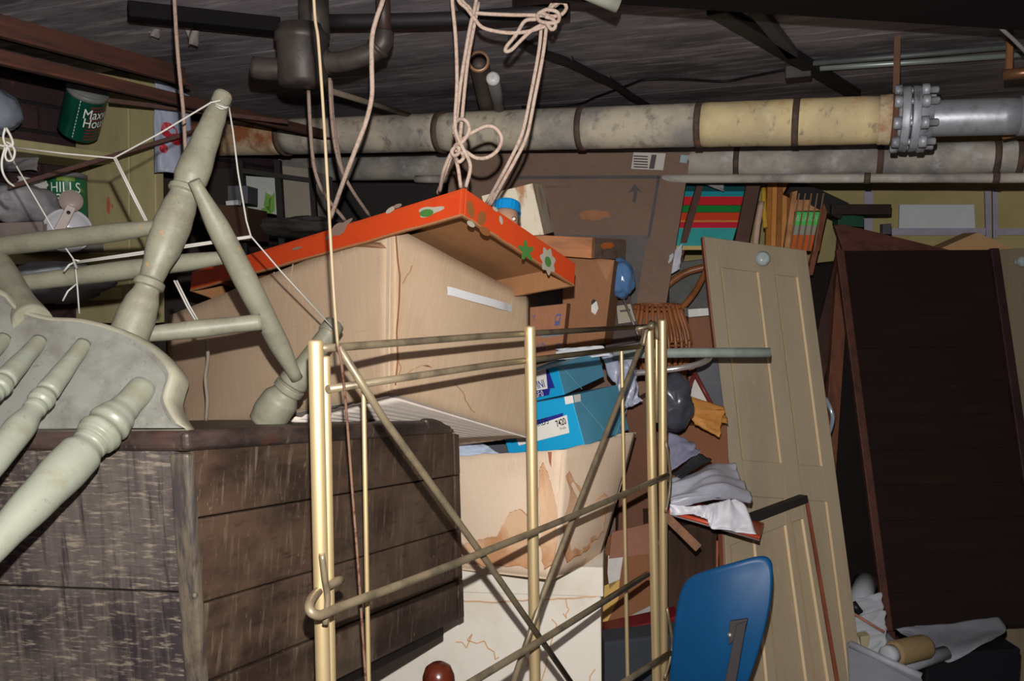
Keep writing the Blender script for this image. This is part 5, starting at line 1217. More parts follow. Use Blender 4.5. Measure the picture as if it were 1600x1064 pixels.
# cane things
m_cane = wood('cane', A((112, 68, 40), 2.5), (1, 1, 1), .35)
MB().tube(catmull(PP((1016, 470, 2.76), (1046, 443, 2.74), (1074, 425, 2.72), (1116, 414, 2.70)), 5), .012, 12).thing('cane_hoop', m_cane, 'upper bent cane hoop left of the cream door', 'hoop')
MB().tube(catmull(PP((1040, 500, 2.62), (1066, 480, 2.63), (1086, 456, 2.64), (1100, 430, 2.66), (1110, 405, 2.68)), 5), .010, 12).thing('cane_hoop', m_cane, 'lower bent cane hoop left of the cream door', 'hoop')
bk = T('wicker_basket', 'brown wicker basket behind the right gold posts', 'basket', P(1055, 580, 2.5))
bc0, bt0 = P(1034, 590, 2.50), P(1026, 476, 2.50)
for k in range(26):
    a = k / 26 * 2 * math.pi; u_ = (Rh * math.cos(a) + Fh * math.sin(a))
    p0, p1, p2 = bc0 + u_ * .066, (bc0 + bt0) / 2 + u_ * .092, bt0 + u_ * .066
    MB().tube(catmull([p0, p1, p2], 4), .0062, 6).obj('stake', m_cane, bk)
for k in (0, 1, 9, 10, 18, 19):
    t = k / 19; r = .066 + .026 * math.sin(math.pi * t); c_ = bc0 + (bt0 - bc0) * t
    MB().tube([c_ + (Rh * math.cos(2 * math.pi * i / 26) + Fh * math.sin(2 * math.pi * i / 26)) * (r + .003 * (-1) ** (i + k)) for i in range(27)], .0032, 6).obj('weaver', m_cane, bk)
boxpx('grey_sack', plain('slate_sack', A((64, 64, 62), 2.95), .9), 'slate grey sack in shade behind the cane hoops', 'sack', [(1046, 412), (1110, 404), (1112, 620), (1046, 620)], 2.80, .05)
boxpx('carton', card('mid_brown_card', A((106, 70, 50), 2.6)), 'plain brown carton between wicker basket and cream door', 'box', [(1076, 494), (1116, 494), (1122, 800), (1076, 800)], 2.62, .2)
boxpx('white_packet', plain('packet_white', A((170, 168, 164), 2.55), .5), 'narrow white packet lying on the plain brown carton', 'packet', [(1075, 483), (1107, 481), (1108, 493), (1076, 496)], 2.56, .06)
boxpx('slate_board', plain('slate_panel', A((74, 74, 78), 2.4), .6), 'slate grey board wedged against the left edge of the cream door', 'board', [(1086, 560), (1122, 560), (1134, 660), (1096, 660)], 2.46, .02)
crumple([(1040, 405), (1066, 380), (1062, 420), (1046, 430)], [2.6] * 4, .01, 3, 21).thing('paper_sheet', plain('pale_sheet', A((140, 140, 146), 2.6), .7), 'small pale paper beside the lower end of the striped chair', 'paper')
# red triangle frame with picture
tf = T('triangular_frame', 'dark red peaked frame round a white picture by the manila envelopes', 'frame', P(1095, 660, 2.35))
m_rd = plain('dark_red_wood', A((92, 38, 36), 2.35), .4)
MB().tube(PP((1085, 582, 2.35), (1116, 640, 2.33)), .0075, 4).obj('frame_bar', m_rd, tf); MB().tube(PP((1087, 582, 2.35), (1068, 622, 2.33)), .0075, 4).obj('frame_bar', m_rd, tf)
MB().slab(PP((1086, 590, 2.36), (1112, 640, 2.345), (1072, 640, 2.345)), Fh * .004).obj('picture', plain('picture_white', A((165, 162, 156), 2.35), .6), tf)
m_env = plain('manila', A((156, 106, 52), 2.25), .6, .15)
crumple([(1070, 616), (1130, 636), (1138, 662), (1074, 650)], [2.24, 2.26, 2.24, 2.22], .005, 1.6, 13).thing('envelope', m_env, 'upper creased manila envelope leaning at the cream door', 'envelope')
crumple([(1072, 640), (1132, 640), (1124, 684), (1086, 664)], [2.21, 2.22, 2.19, 2.2], .012, 2.4, 14).thing('envelope', m_env, 'lower crumpled manila envelope with a torn corner', 'envelope')
rag('dark_bag', (1050, 630), 32, 44, 34, .22, 2.4, 15, plain('dark_grey_plastic', A((58, 58, 66), 2.15), .28, .2, spec=.6), 'dark grey plastic bag right of the gold posts', 'bag', 2.15)
boxpx('carton', card('rust_brown_card', A((112, 70, 44), 2.3)), 'rust-brown carton below the manila envelopes', 'box', [(1040, 665), (1136, 665), (1142, 800), (1040, 800)], 2.36, .12)
crumple([(1044, 676), (1080, 690), (1092, 706), (1046, 738)], [2.14, 2.16, 2.12, 2.1], .008, 2.2, 16).thing('paper_sheet', plain('lavender_paper', A((112, 112, 130), 2.1), .6), 'folded lavender grey paper right of the gold posts', 'paper')
crumple([(1050, 742), (1090, 708), (1112, 720), (1064, 748)], [2.08, 2.12, 2.12, 2.06], .006, 2.2, 17).thing('dark_folder', plain('black_folder', A((38, 38, 40), 2.1), .4), 'black folder lying on the white plastic bag', 'folder')
m_wbag = plain('white_plastic_bag', A((156, 156, 166), 2.05), .35, .2, spec=.5)
drape([[(1046, 752, 2.10), (1082, 744, 2.16), (1112, 730, 2.20), (1142, 726, 2.22)], [(1046, 764, 2.04), (1084, 754, 2.06), (1120, 744, 2.1), (1158, 748, 2.14)], [(1046, 784, 2.00), (1082, 776, 1.99), (1128, 768, 2.02), (1174, 782, 2.08)], [(1046, 797, 1.99), (1080, 792, 1.99), (1120, 786, 2.02), (1168, 786, 2.10)]], .016, 4.5, 18, 48, 30, along='v').thing('plastic_bag', m_wbag, 'rumpled whitish plastic bag heaped on the red-orange tray', 'bag')
drape([[(1046, 788, 1.985), (1086, 792, 1.97), (1126, 784, 1.99), (1150, 780, 2.0)], [(1046, 796, 1.975), (1090, 800, 1.965), (1122, 800, 1.965), (1166, 792, 1.98)], [(1046, 801, 1.975), (1094, 806, 1.965), (1118, 818, 1.945), (1176, 818, 1.95)], [(1046, 803, 1.975), (1096, 808, 1.965), (1116, 826, 1.935), (1180, 836, 1.935)]], .011, 7, 19, 48, 24).thing('plastic_bag', plain('white_bag_tail', A((200, 198, 204), 2.0), .35, .15), 'bright white bag tail hanging over the tray edge', 'bag')
tr = T('tray', 'red-orange tray with a grey underside beneath the white bag', 'tray', P(1110, 840, 2.05))
q = [P(1040, 800, 1.98), P(1130, 788, 2.3), P(1190, 826, 2.22), P(1182, 842, 1.98)]
m_tr = plain('red_orange_plastic', A((176, 68, 46), 2.05), .35, .12)
q = [P(1040, 796, 1.99), P(1070, 778, 2.28), P(1195, 815, 2.25), P(1187, 838, 1.95)]
MB().slab(q, V((0, 0, -.010))).obj('tray_floor', m_tr, tr, bevel=.003)
MB().tube([q[0] - Z * .003, q[3] - Z * .003], .0050, 10).obj('front_lip', m_tr, tr)
MB().tube([q[0] - Z * .0095, q[3] - Z * .0095], .0022, 8).obj('under_edge', plain('grey_under', A((120, 110, 108), 2), .5), tr, label='grey lower edge')
a, c = P(1040, 806, 1.93), P(1092, 857, 1.88); d = c - a; s_ = d.cross(Fv).normalized() * .010
MB().slab([a - s_, a + s_, c + s_, c - s_], Fv * .012).thing('wood_stick', wood('stick_wood', A((112, 76, 50), 1.9)), 'short flat wooden stick poking out under the red-orange tray', 'stick', bevel=.001)
# cabinet and cartons below
q0 = P(1045, 818, 2.16); q1 = P(1121, 834, 2.2); zc_ = q0.z
m_cab = wood('dark_brown_veneer', A((58, 42, 34), 2.15), (3, 3, .3), .5)
a = V((q0.x, q0.y, 0)); rn = V((q1.x - q0.x, q1.y - q0.y, 0)); dp = V((-rn.y, rn.x, 0)).normalized() * .2
cb = T('cabinet', 'dark brown cabinet carrying the tray, left of the blue chair', 'cabinet', a + (rn + dp) / 2)
MB().para(a, rn, dp, Z * (zc_ - .02)).obj('carcass', m_cab, cb, bevel=.003)
MB().para(a + Z * (zc_ - .0195) - dp.normalized() * .006, rn, dp, Z * .012).obj('top', m_cab, cb, bevel=.002)
MB().para(a + rn * .97 - dp.normalized() * .004 + Z * .02, rn * .03, dp.normalized() * .0038, Z * (zc_ - .08)).obj('edge_strip', plain('peeling_edge', A((150, 92, 66), 2.1), .6), cb, label='peeling reddish edge strip')
def floorbox(name, lab, p0, p1, dep, m, extra=None, cat='box', zb=0.0):
    a, c = P(*p0), P(*p1); z = a.z; A0 = V((a.x, a.y, zb)); rn = V((c.x - a.x, c.y - a.y, 0)); dp = V((-rn.y, rn.x, 0)).normalized()
    if dp.dot(Fh) < 0: dp = -dp
    rt = T(name, lab, cat, A0 + (rn + dp * dep) / 2)
    F = frame(A0, rn); t = .004
    b = MB(); H = z - zb
    b.para(A0, rn, dp * t, Z * H).para(A0 + dp * (dep - t), rn, dp * t, Z * H).para(A0 + dp * t, rn.normalized() * t, dp * (dep - 2 * t), Z * H).para(A0 + rn - rn.normalized() * t + dp * t, rn.normalized() * t, dp * (dep - 2 * t), Z * H).para(A0 + dp * t + rn.normalized() * t, rn - rn.normalized() * 2 * t, dp * (dep - 2 * t), Z * t)
    b.obj('box_body', m, rt, M=F)
    return rt, A0, rn, dp, z
m_bc = card('brown_carton_card', A((126, 80, 48), 2.1))
rt, A0, rn, dp, z = floorbox('torn_carton', 'torn brown carton patched with white and yellow tape beside the white carton', (951, 872, 2.10), (1040, 862, 2.14), .16, m_bc)
nn_ = -dp
decal([(950, 868), (974, 866), (968, 905), (952, 920), (949, 895)], A0, nn_, plain('white_tape', A((200, 196, 190), 1.95), .5), 'white_tape', rt, .0012, lab='torn white tape')
decal([(944, 915), (968, 905), (966, 935), (940, 990)], A0, nn_, plain('yellow_tape', A((196, 160, 92), 1.95), .5), 'yellow_tape', rt, .0012, lab='yellowed tape')
decal([(940, 985), (1018, 945), (1016, 955), (990, 965), (944, 1001)], A0, nn_, plain('grey_tape', A((160, 156, 152), 1.95), .5), 'grey_tape', rt, .0012, lab='grey lower strip')
q = [A0 + Z * z, A0 + rn * .75 + Z * z, A0 + rn * .8 + Z * (z + .07) - nn_ * .03, A0 + rn * .1 + Z * (z + .06) - nn_ * .02]
MB().slab(q, nn_ * .004).obj('flap', card('pinkish_flap', A((132, 88, 66), 2.1)), rt, label='open top flap')
crumple([(992, 850), (1012, 822), (1032, 848), (1000, 872)], [2.13, 2.16, 2.16, 2.14], .006, 3, 23).thing('paper_sheet', plain('pale_green_paper', A((150, 150, 132), 2), .7), 'pale paper sticking out of the torn carton', 'paper')
boxpx('cardboard_box', card('red_brown_flap', A((104, 68, 50), 2.08)), 'red-brown carton wall standing between blue boxes and gold posts', 'box', [(972, 640), (1030, 610), (1026, 860), (964, 880)], 2.32, .06)
a_, c_ = P(944, 988, 1.99), P(1062, 962, 2.03)
MB().slab([a_, c_, c_ - Z * .035, a_ - Z * .03], Fh * .06).thing('maroon_case', plain('maroon_vinyl', A((100, 22, 30), 1.88), .4, .25), 'maroon vinyl case edge under the torn carton', 'case', bevel=.004)
b_ = MB(); u_ = P(1064, 1004, 1.94) - P(944, 1008, 1.90); u_.z = 0; o_ = P(944, 1004, 1.90); m_cc = plain('charcoal_cloth', A((50, 53, 58), 1.9), .95, .15)
cc_ = T('charcoal_case', 'charcoal grey cloth case at the bottom behind the gold posts', 'case', V((o_.x, o_.y, 0)) + u_ * .3)
b_.para(V((o_.x, o_.y, .5)), u_, Fh * .07, Z * (o_.z - .5)).obj('case_body', m_cc, cc_, bevel=.006); MB().para(V((o_.x, o_.y, 0)) + u_ * .02, u_ * .3, Fh * .07, Z * .5).obj('stand', m_cc, cc_)

# ---------------------------------------------------------------- blue chair
m_bl = plain('deep_blue_plastic', A((3, 68, 112), 1.75), .42, .12)
bch = T('blue_chair', 'blue plastic chair seen from behind with grey bracket on its back', 'chair', V((P(1122, 1000, 1.73).x, P(1122, 1000, 1.73).y, 0)))
ol_ = smooth2([(1040, 1100), (1049, 1010), (1056, 950), (1063, 922), (1076, 904), (1105, 892), (1150, 880), (1182, 874), (1198, 879), (1204, 897), (1203, 940), (1193, 990), (1178, 1040), (1162, 1080), (1140, 1110), (1090, 1120)], 4)
o_b = P(1120, 985, 1.69); nb = (EYE - o_b); nb = V((nb.x, nb.y, 0)).normalized(); nb = (nb - Rh * .25 + Z * .08).normalized()
cx, cy = 1125, 1000
def bl(k, off):
    out = []
    for x, y in ol_:
        p = onplane(cx + (x - cx) * k, cy + (y - cy) * k, o_b, nb); r = math.hypot((x - cx) / 80, (y - cy) / 110) * k
        out.append(p + nb * (off + .02 * (r * r) * -1 + .012))
    return out
b = MB(); L_ = [(.02, 0), (.5, 0), (.8, .0), (.93, 0.002), (.985, .004), (1.0, -.002), (.985, -.010), (.9, -.012), (.02, -.012)]
bs_ = [b.add(bl(k, off)) for k, off in L_]; n = len(ol_)
for i in range(len(L_) - 1):
    for k in range(n): b.face((bs_[i] + k, bs_[i] + (k + 1) % n, bs_[i + 1] + (k + 1) % n, bs_[i + 1] + k), True)
b.face([bs_[0] + k for k in range(n)][::-1]); b.face([bs_[-1] + k for k in range(n)])
back = b.obj('backrest', m_bl, bch)
bm = bmesh.new(); bm.from_mesh(back.data); bmesh.ops.recalc_face_normals(bm, faces=bm.faces); bm.to_mesh(back.data); bm.free()
m_gm = plain('grey_metal_bracket', A((72, 68, 68), 1.75), .5, .15, metal=.3)
q = [onplane(x, y, o_b, nb) + nb * .014 for x, y in ((1144, 965), (1172, 961), (1168, 980), (1142, 1002))]
MB().slab(q, nb * .012).obj('bracket', m_gm, bch, bevel=.002)
q = [onplane(x, y, o_b, nb) + nb * .027 for x, y in ((1156, 968), (1172, 962), (1152, 1075), (1134, 1075))]
MB().slab(q, nb * .008).obj('back_bar', m_gm, bch, bevel=.002)
e = onplane(1145, 985, o_b, nb) + nb * .026; MB().lathe(e, e + nb * .005, [(0, .005), (.6, .005), (1, .002), (1, 0)], 12).obj('bolt', plain('bolt_light', A((150, 146, 140), 1.75), .3, metal=.5), bch, label='pale bolt')
fz = bch.location; sd_ = -nb; sd_ = V((sd_.x, sd_.y, 0)).normalized(); sr_ = Z.cross(sd_)
MB().para(V((fz.x, fz.y, .43)) - sr_ * .14 + sd_ * .03, sr_ * .28, sd_ * .27, Z * .02).obj('seat', m_bl, bch, bevel=.008)
MB().slab([onplane(1134, 1075, o_b, nb) + nb * .027, onplane(1152, 1075, o_b, nb) + nb * .027, V((fz.x, fz.y, .42)) - sr_ * .02 + sd_ * .06, V((fz.x, fz.y, .42)) + sr_ * .02 + sd_ * .06], nb * .008).obj('back_bar', m_gm, bch)
for i in (-.12, .12):
    for j in (.05, .27): MB().tube([V((fz.x, fz.y, 0)) + sr_ * i * 1.1 + sd_ * j, V((fz.x, fz.y, .435)) + sr_ * i + sd_ * j], .011, 10).obj('leg', m_gm, bch)

# ================================================================ cream doors
m_door = mat('cream_door_paint', A((117, 105, 86), 2.45), [(A((104, 92, 76), 2.45), 'n', 4, (3, 3, .6), .45, .65, .6), (A((132, 84, 74), 2.45), 'n', 11, (3, 3, .8), .66, .74, .7), (A((140, 128, 104), 2.45), 'n', 40, (6, 6, .5), .58, .72, .4)], .5)
m_dedge = plain('raw_door_edge', A((120, 72, 56), 2.4), .7); m_mould = plain('cream_moulding', A((160, 140, 108), 2.42), .45, .08)
def door(name, lab, quad, d, t, rails, stiles, mo, knob=None, edge=m_dedge, frame_m=None):
    TL, TR, BR, BL = [P(x, y, k) for (x, y), k in zip(quad, d)]
    n = (TR - TL).cross(BL - TL).normalized()
    if n.dot(EYE - TL) < 0: n = -n
    def q(u, v): return (TL * (1 - u) + TR * u) * (1 - v) + (BL * (1 - u) + BR * u) * v
    rt = T(name, lab, 'door', (BL + BR) / 2 - n * t)
    F = frame(BL, BR - BL, (TL - BL).normalized())
    b = MB(); b.slab([q(0, 0), q(1, 0), q(1, 1), q(0, 1)], -n * t); b.obj('core', m_door, rt, M=F.copy())
    w = .008
    cuts = []
    for u0, u1 in stiles: MB().slab([q(u0, 0) + n * w, q(u1, 0) + n * w, q(u1, 1) + n * w, q(u0, 1) + n * w], -n * w).obj('stile', m_door, rt, M=F.copy(), bevel=.002)
    for v0, v1 in rails: MB().slab([q(.02, v0) + n * (w - .0006), q(.98, v0) + n * (w - .0006), q(.98, v1) + n * (w - .0006), q(.02, v1) + n * (w - .0006)], -n * (w - .0012)).obj('rail', m_door, rt, M=F.copy(), bevel=.002)
    b = MB()
    for i in range(len(stiles) - 1):
        ua_, ub_ = stiles[i][1], stiles[i + 1][0]
        for j in range(len(rails) - 1):
            va_, vb_ = rails[j][1], rails[j + 1][0]; e = .02; f = .006
            b.slab([q(ub_ - e, va_) + n * .006, q(ub_, va_) + n * .009, q(ub_, vb_) + n * .009, q(ub_ - e, vb_) + n * .006], -n * .005)
            b.slab([q(ua_, va_) + n * .009, q(ua_ + e, va_) + n * .004, q(ua_ + e, vb_) + n * .004, q(ua_, vb_) + n * .009], -n * .004)
    if b.v: b.obj('moulding', mo, rt, M=F.copy())
    b = MB(); b.slab([q(-.012, 0), q(0, 0), q(0, 1), q(-.012, 1)], -n * t); b.obj('edge_strip', edge, rt, M=F.copy(), label='bare reddish edge')
    if knob:
        e = onplane(*knob, TL, n) + n * w
        MB().lathe(e, e + n * .05, [(0, .012), (.1, .012), (.25, .006), (.45, .007), (.6, .02), (.8, .022), (1, .012), (1, 0)], 22).obj('knob', mat('glass_knob', (.75, .85, .85), rough=.08, spec=.7, trans=.4), rt, M=F.copy(), label='clear glass knob')
    return rt, TL, n, q
d1, dTL, dn_, dq = door('panelled_door', 'narrow cream panelled door with glass knob leaning behind the blue chair', [(1099, 370), (1259, 392), (1372, 1245), (1196, 1245)], [2.52, 2.50, 2.36, 2.38], .03, [(0, .055), (.41, .475), (.93, 1)], [(0, .13), (.50, .66), (.88, 1)], m_mould, (1186, 408))
# second leaf with the dark edge, standing in front
d2, eTL, en, eq = door('cupboard_door', 'shorter cream door leaf with dark top edge leaning on the panelled door', [(1130, 834), (1256, 786), (1330, 1230), (1150, 1270)], [2.2, 2.26, 2.18, 2.12], .025, [(0, .05), (.93, 1)], [(0, .06), (.35, .44), (.73, .80), (.94, 1)], m_mould, None, m_dedge)
F_ = frame(eTL, eq(1, 0) - eq(0, 0))
b = MB(); b.slab([eq(-.01, -.032) + en * .012, eq(1.03, -.026) + en * .012, eq(1.03, .0) + en * .012, eq(-.01, .0) + en * .012], -en * .04); b.obj('top_edge', plain('black_edge', S(34, 28, 26), .6), d2, label='blackened top edge')
b = MB(); b.slab([eq(1.0, 0) + en * .012, eq(1.035, 0) + en * .012, eq(1.035, 1) + en * .012, eq(1.0, 1) + en * .012], -en * .035); b.obj('side_edge', wood('side_edge_red', A((112, 62, 42), 2.2)), d2, label='red-brown side edge')
# far right door with a knob
door('panelled_door', 'cream door with round knob at the far right edge behind the dark screen', [(1556, 388), (1700, 388), (1700, 1100), (1575, 1100)], [3.15] * 4, .03, [(0, .03), (.25, .29), (.8, 1)], [(0, .12), (.88, 1)], m_mould, (1587, 410))
m_chr2 = plain('bright_catch', A((150, 160, 172), 2.6), .2, .1, metal=.5)
MB().tube(catmull(PP((1290, 622, 2.66), (1298, 640, 2.64), (1301, 655, 2.64), (1296, 676, 2.66)), 4), .007, 10).thing('metal_handle', m_chr2, 'small bluish metal handle showing beside the cream door edge', 'handle')

# ================================================================ dark screen and what surrounds it
m_pn = mat('near_black_panel', A((21, 14, 12), 2.9), [(A((32, 20, 15), 2.9), 'n', 5, (.4, .4, 3), .5, .7, .6), (A((46, 31, 22), 2.9), 'n', 14, (.4, 3, 6), .66, .74, .5)], .75, bump=.2, bscale=14, bstretch=(.3, 1, 6), spec=.12)
m_pf = wood('panel_frame_brown', A((56, 32, 25), 2.9), (1, 1, 1)); m_pf2 = wood('panel_frame_dark', A((34, 20, 19), 2.9), (1, 1, 1))
dp_ = T('plank_screen', 'large nearly black planked wooden screen in brown frame leaning at the right', 'screen', P(1490, 985, 2.75))
TL, TR, BR, BL = P(1308, 392, 2.95), P(1556, 390, 2.95), P(1640, 975, 2.74), P(1384, 985, 2.74)
n = (TR - TL).cross(BL - TL).normalized(); n = n if n.dot(EYE - TL) > 0 else -n
def dq2(u, v): return (TL * (1 - u) + TR * u) * (1 - v) + (BL * (1 - u) + BR * u) * v
F = frame(BL, BR - BL, (TL - BL).normalized())
b = MB()
for k in range(11):
    v0, v1 = k / 11 + .0003, (k + 1) / 11 - .0003; j = .0007 * (k % 3)
    b.slab([dq2(0, v0) + n * j, dq2(1, v0) + n * j, dq2(1, v1) + n * j, dq2(0, v1) + n * j], -n * .018)
b.obj('planks', m_pn, dp_, M=F.copy())
for u0, u1, m_ in ((-.02, .03, m_pf), (.945, 1.0, m_pf2)):
    MB().slab([dq2(u0, 0) + n * .022, dq2(u1, 0) + n * .022, dq2(u1, 1.0) + n * .022, dq2(u0, 1.0) + n * .022], -n * .0205).obj('stile', m_, dp_, M=F.copy(), bevel=.003)
for u0, u1 in ((-.005, .04), (.96, 1.0)):
    a, c = dq2(u0, 1.0), dq2(u1, 1.0); e0, e1 = to_floor(dq2(u0, 0), a), to_floor(dq2(u1, 0), c)
    MB().slab([a + n * .022, c + n * .022, e1 + n * .022, e0 + n * .022], -n * .04).obj('leg', m_pf, dp_, M=F.copy(), bevel=.003)
# brown plank lying over the top of the panel
q = PP((1304, 352, 2.98), (1316, 350, 2.98), (1490, 392, 3.0), (1318, 392, 2.98))
MB().slab(q, Fh * .02).thing('wedge_board', wood('wedge_brown', A((60, 34, 27), 3.0), (.4, 2, 2)), 'brown wedge-shaped board along the top of the dark screen', 'board', bevel=.002)
b = MB().slab(PP((1470, 388, 3.12), (1527, 363, 3.12), (1530, 390, 3.12), (1480, 396, 3.12)), Fh * .1).slab(PP((1527, 363, 3.12), (1560, 378, 3.12), (1584, 389, 3.12), (1530, 391, 3.12)), Fh * .1)
b.thing('open_carton', card('tan_box_far', A((132, 100, 64), 3.1)), 'tan carton peeping over the top of the dark screen', 'box')
# tall shelving board and dark filling between door and panel
def tall(name, lab, p1, p2, d, w, t, m, cat='board'):
    a, c = P(*p1, d), P(*p2, d - .12); dd = (c - a); e = to_floor(a, c); s_ = Rh * w
    return MB().slab([a - s_, a + s_, e + s_, e - s_], Fh * t).thing(name, m, lab, cat, bevel=.002)
tall('leaning_board', 'reddish brown board leaning between cream door and dark screen', (1322, 360), (1300, 680), 3.12, .024, .03, wood('reddish_board', A((78, 46, 32), 2.9), (2, 2, .3)))
tall('leaning_board', 'dark brown board leaning left of the reddish one', (1335, 345), (1262, 640), 3.18, .035, .02, wood('dark_board', A((46, 30, 25), 3.0), (2, 2, .3)))
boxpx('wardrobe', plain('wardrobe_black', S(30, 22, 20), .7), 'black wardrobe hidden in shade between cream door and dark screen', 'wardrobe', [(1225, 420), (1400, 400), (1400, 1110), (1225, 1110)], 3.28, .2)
# striped folding chair
def striped():
    dc = T('deck_chair', 'folding deck chair with red green and turquoise striped canvas, between carton sheet and cream door', 'chair', P(1110, 600, 3.0))
    cols = [((8, 48, 52), 285, 299), ((18, 100, 108), 299, 307), ((158, 26, 34), 307, 320), ((14, 88, 36), 321, 331), ((176, 56, 30), 332, 346), ((150, 92, 44), 344, 347), ((140, 22, 38), 347, 356), ((38, 112, 110), 356, 384), ((150, 130, 84), 384, 390)]  # the top stripe's colour is darkened to hold the pipe's shadow
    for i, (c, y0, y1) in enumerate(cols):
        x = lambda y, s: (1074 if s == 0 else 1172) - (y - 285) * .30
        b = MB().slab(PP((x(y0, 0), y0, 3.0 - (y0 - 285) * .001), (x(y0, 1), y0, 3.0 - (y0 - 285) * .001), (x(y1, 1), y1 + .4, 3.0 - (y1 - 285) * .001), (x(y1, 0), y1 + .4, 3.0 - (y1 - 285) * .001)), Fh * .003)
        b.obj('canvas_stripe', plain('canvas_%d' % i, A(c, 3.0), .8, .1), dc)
    for p1, p2, w in (((1094, 290), (1062, 400), .012), ((1178, 286), (1156, 395), .024)):
        a, c = P(*p1, 2.93), P(*p2, 2.90); e = V((c.x, c.y, 0)); mu = plain('rail_umber', A((62, 42, 36), 2.9), .6)
        MB().slab([a - Rh * w, a + Rh * w, c + Rh * w, c - Rh * w], Fh * .02).obj('side_rail', mu, dc); MB().slab([c - Rh * w, c + Rh * w, e + Rh * w, e - Rh * w], Fh * .02).obj('leg', mu, dc)
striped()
crumple([(1076, 272), (1134, 274), (1130, 300), (1092, 284)], [2.84] * 4, .01, 2.5, 24).thing('grey_cloth', plain('felt_grey', A((108, 104, 104), 2.8), .9), 'grey felt scrap hanging over the striped deck chair top', 'cloth')
# cane bundle, books
m_book = [plain('spine_%d' % i, A(c, 3.1), .7) for i, c in enumerate(((120, 76, 30), (138, 92, 46), (104, 64, 30), (146, 100, 56), (110, 62, 28)))]
for i, x in enumerate((1203, 1211, 1219, 1227, 1235)):
    a, c = P(x, 286, 3.1), P(x - 3, 392, 3.06); e = to_floor(a, c, .9)
    MB().slab([a - Rh * .0085, a + Rh * .0085, e + Rh * .0085, e - Rh * .0085], Fh * .02).thing('slat', m_book[i], 'tan wooden slat, number %s from the left in the upright bundle' % ('one', 'two', 'three', 'four', 'five')[i], 'slat', 'tan slats in the upright bundle')
rod('curtain_strip', 'pale striped strip hanging right of the deck chair rail', 'strip', ((1190, 316, 3.02), (1184, 350, 3.0), (1180, 385, 3.0)), .011, plain('pale_strip', A((140, 118, 104), 3.0), .8))
rod('yellow_strip', 'yellow strip hanging beside the tan slats', 'strip', ((1193, 294, 3.05), (1194, 330, 3.04), (1196, 356, 3.03)), .009, plain('yellow_strip', A((150, 116, 36), 3.0), .8))
sb = T('slat_rack', 'small wooden rack with thin bars before a green and orange poster', 'rack', P(1262, 395, 2.98))
m_rk = wood('rack_tan', A((136, 94, 62), 3.0), (1, 1, 1))
MB().slab(PP((1243, 312, 2.98), (1290, 312, 2.98), (1288, 329, 2.98), (1242, 330, 2.98)), Fh * .012).obj('top_rail', m_rk, sb, bevel=.002)
MB().slab(PP((1288, 314, 2.97), (1296, 316, 2.97), (1270, 430, 2.93), (1262, 430, 2.93)), Fh * .02).obj('side_rail', wood('rack_dark', A((84, 50, 36), 3.0), (1, 1, 1)), sb)
MB().slab(PP((1238, 300, 2.97), (1246, 298, 2.97), (1232, 400, 2.94), (1224, 400, 2.94)), Fh * .02).obj('side_rail', m_rk, sb)
for i in range(5):
    x = 1246 + i * 9.5
    MB().slab(PP((x + 2, 302, 2.962), (x + 4, 302, 2.962), (x - 11, 392, 2.93), (x - 13, 392, 2.93)), Fh * .003).obj('bar', plain('rack_bar_%d' % i, A((96, 72, 54), 3.0), .6), sb)
def poster():
    po = T('poster', 'poster in green grey and orange bands behind the small wooden rack', 'poster', P(1262, 395, 3.05))
    for c, y0, y1 in (((58, 138, 66), 331, 352), ((104, 104, 96), 352, 367), ((186, 88, 36), 367, 392)):
        MB().slab(PP((1243 - (y0 - 331) * .2, y0, 3.05), (1292 - (y0 - 331) * .2, y0, 3.05), (1292 - (y1 - 331) * .2, y1, 3.05), (1243 - (y1 - 331) * .2, y1, 3.05)), Fh * .003).obj('colour_band', plain('band', A(c, 3.05), .7, .15), po)
    text('BEACH', P(1242, 345, 3.046), Rv, Uv, 9 * 3.05 / FPX, plain('band_text', A((140, 150, 130), 3.05), .7), 'lettering', po, sx=1.0)
m_tmp = None
po_ = poster()
# dark beams poking in from behind the pipes
for p0, p1, w, lab in (((1235, 290, 3.0), (1320, 330, 2.95), .032, 'black slanting beam end under the pipes above the dark screen'), ((1300, 327, 2.94), (1393, 327, 2.94), .018, 'dark brown beam stub pointing right above the dark screen')):
    a, c = P(*p0), P(*p1); d = c - a; s_ = d.cross(Fh).normalized() * w
    MB().slab([a - s_, a + s_, c + s_, c - s_], Fh * .04).thing('beam_stub', m_dk if w < .03 else m_dk2, lab, 'beam', bevel=.002)
boxpx('green_box', plain('dark_green_tin', A((20, 50, 36), 3.1), .5), 'small dark green tin right of the wooden rack', 'tin', [(1310, 334), (1350, 338), (1350, 355), (1310, 352)], 3.05, .06)
boxpx('dark_bottle', plain('dark_grey_lump', A((52, 50, 54), 3.1), .5), 'little dark block standing on the wedge-shaped board', 'block', [(1380, 350), (1393, 349), (1393, 366), (1380, 366)], 3.02, .03)

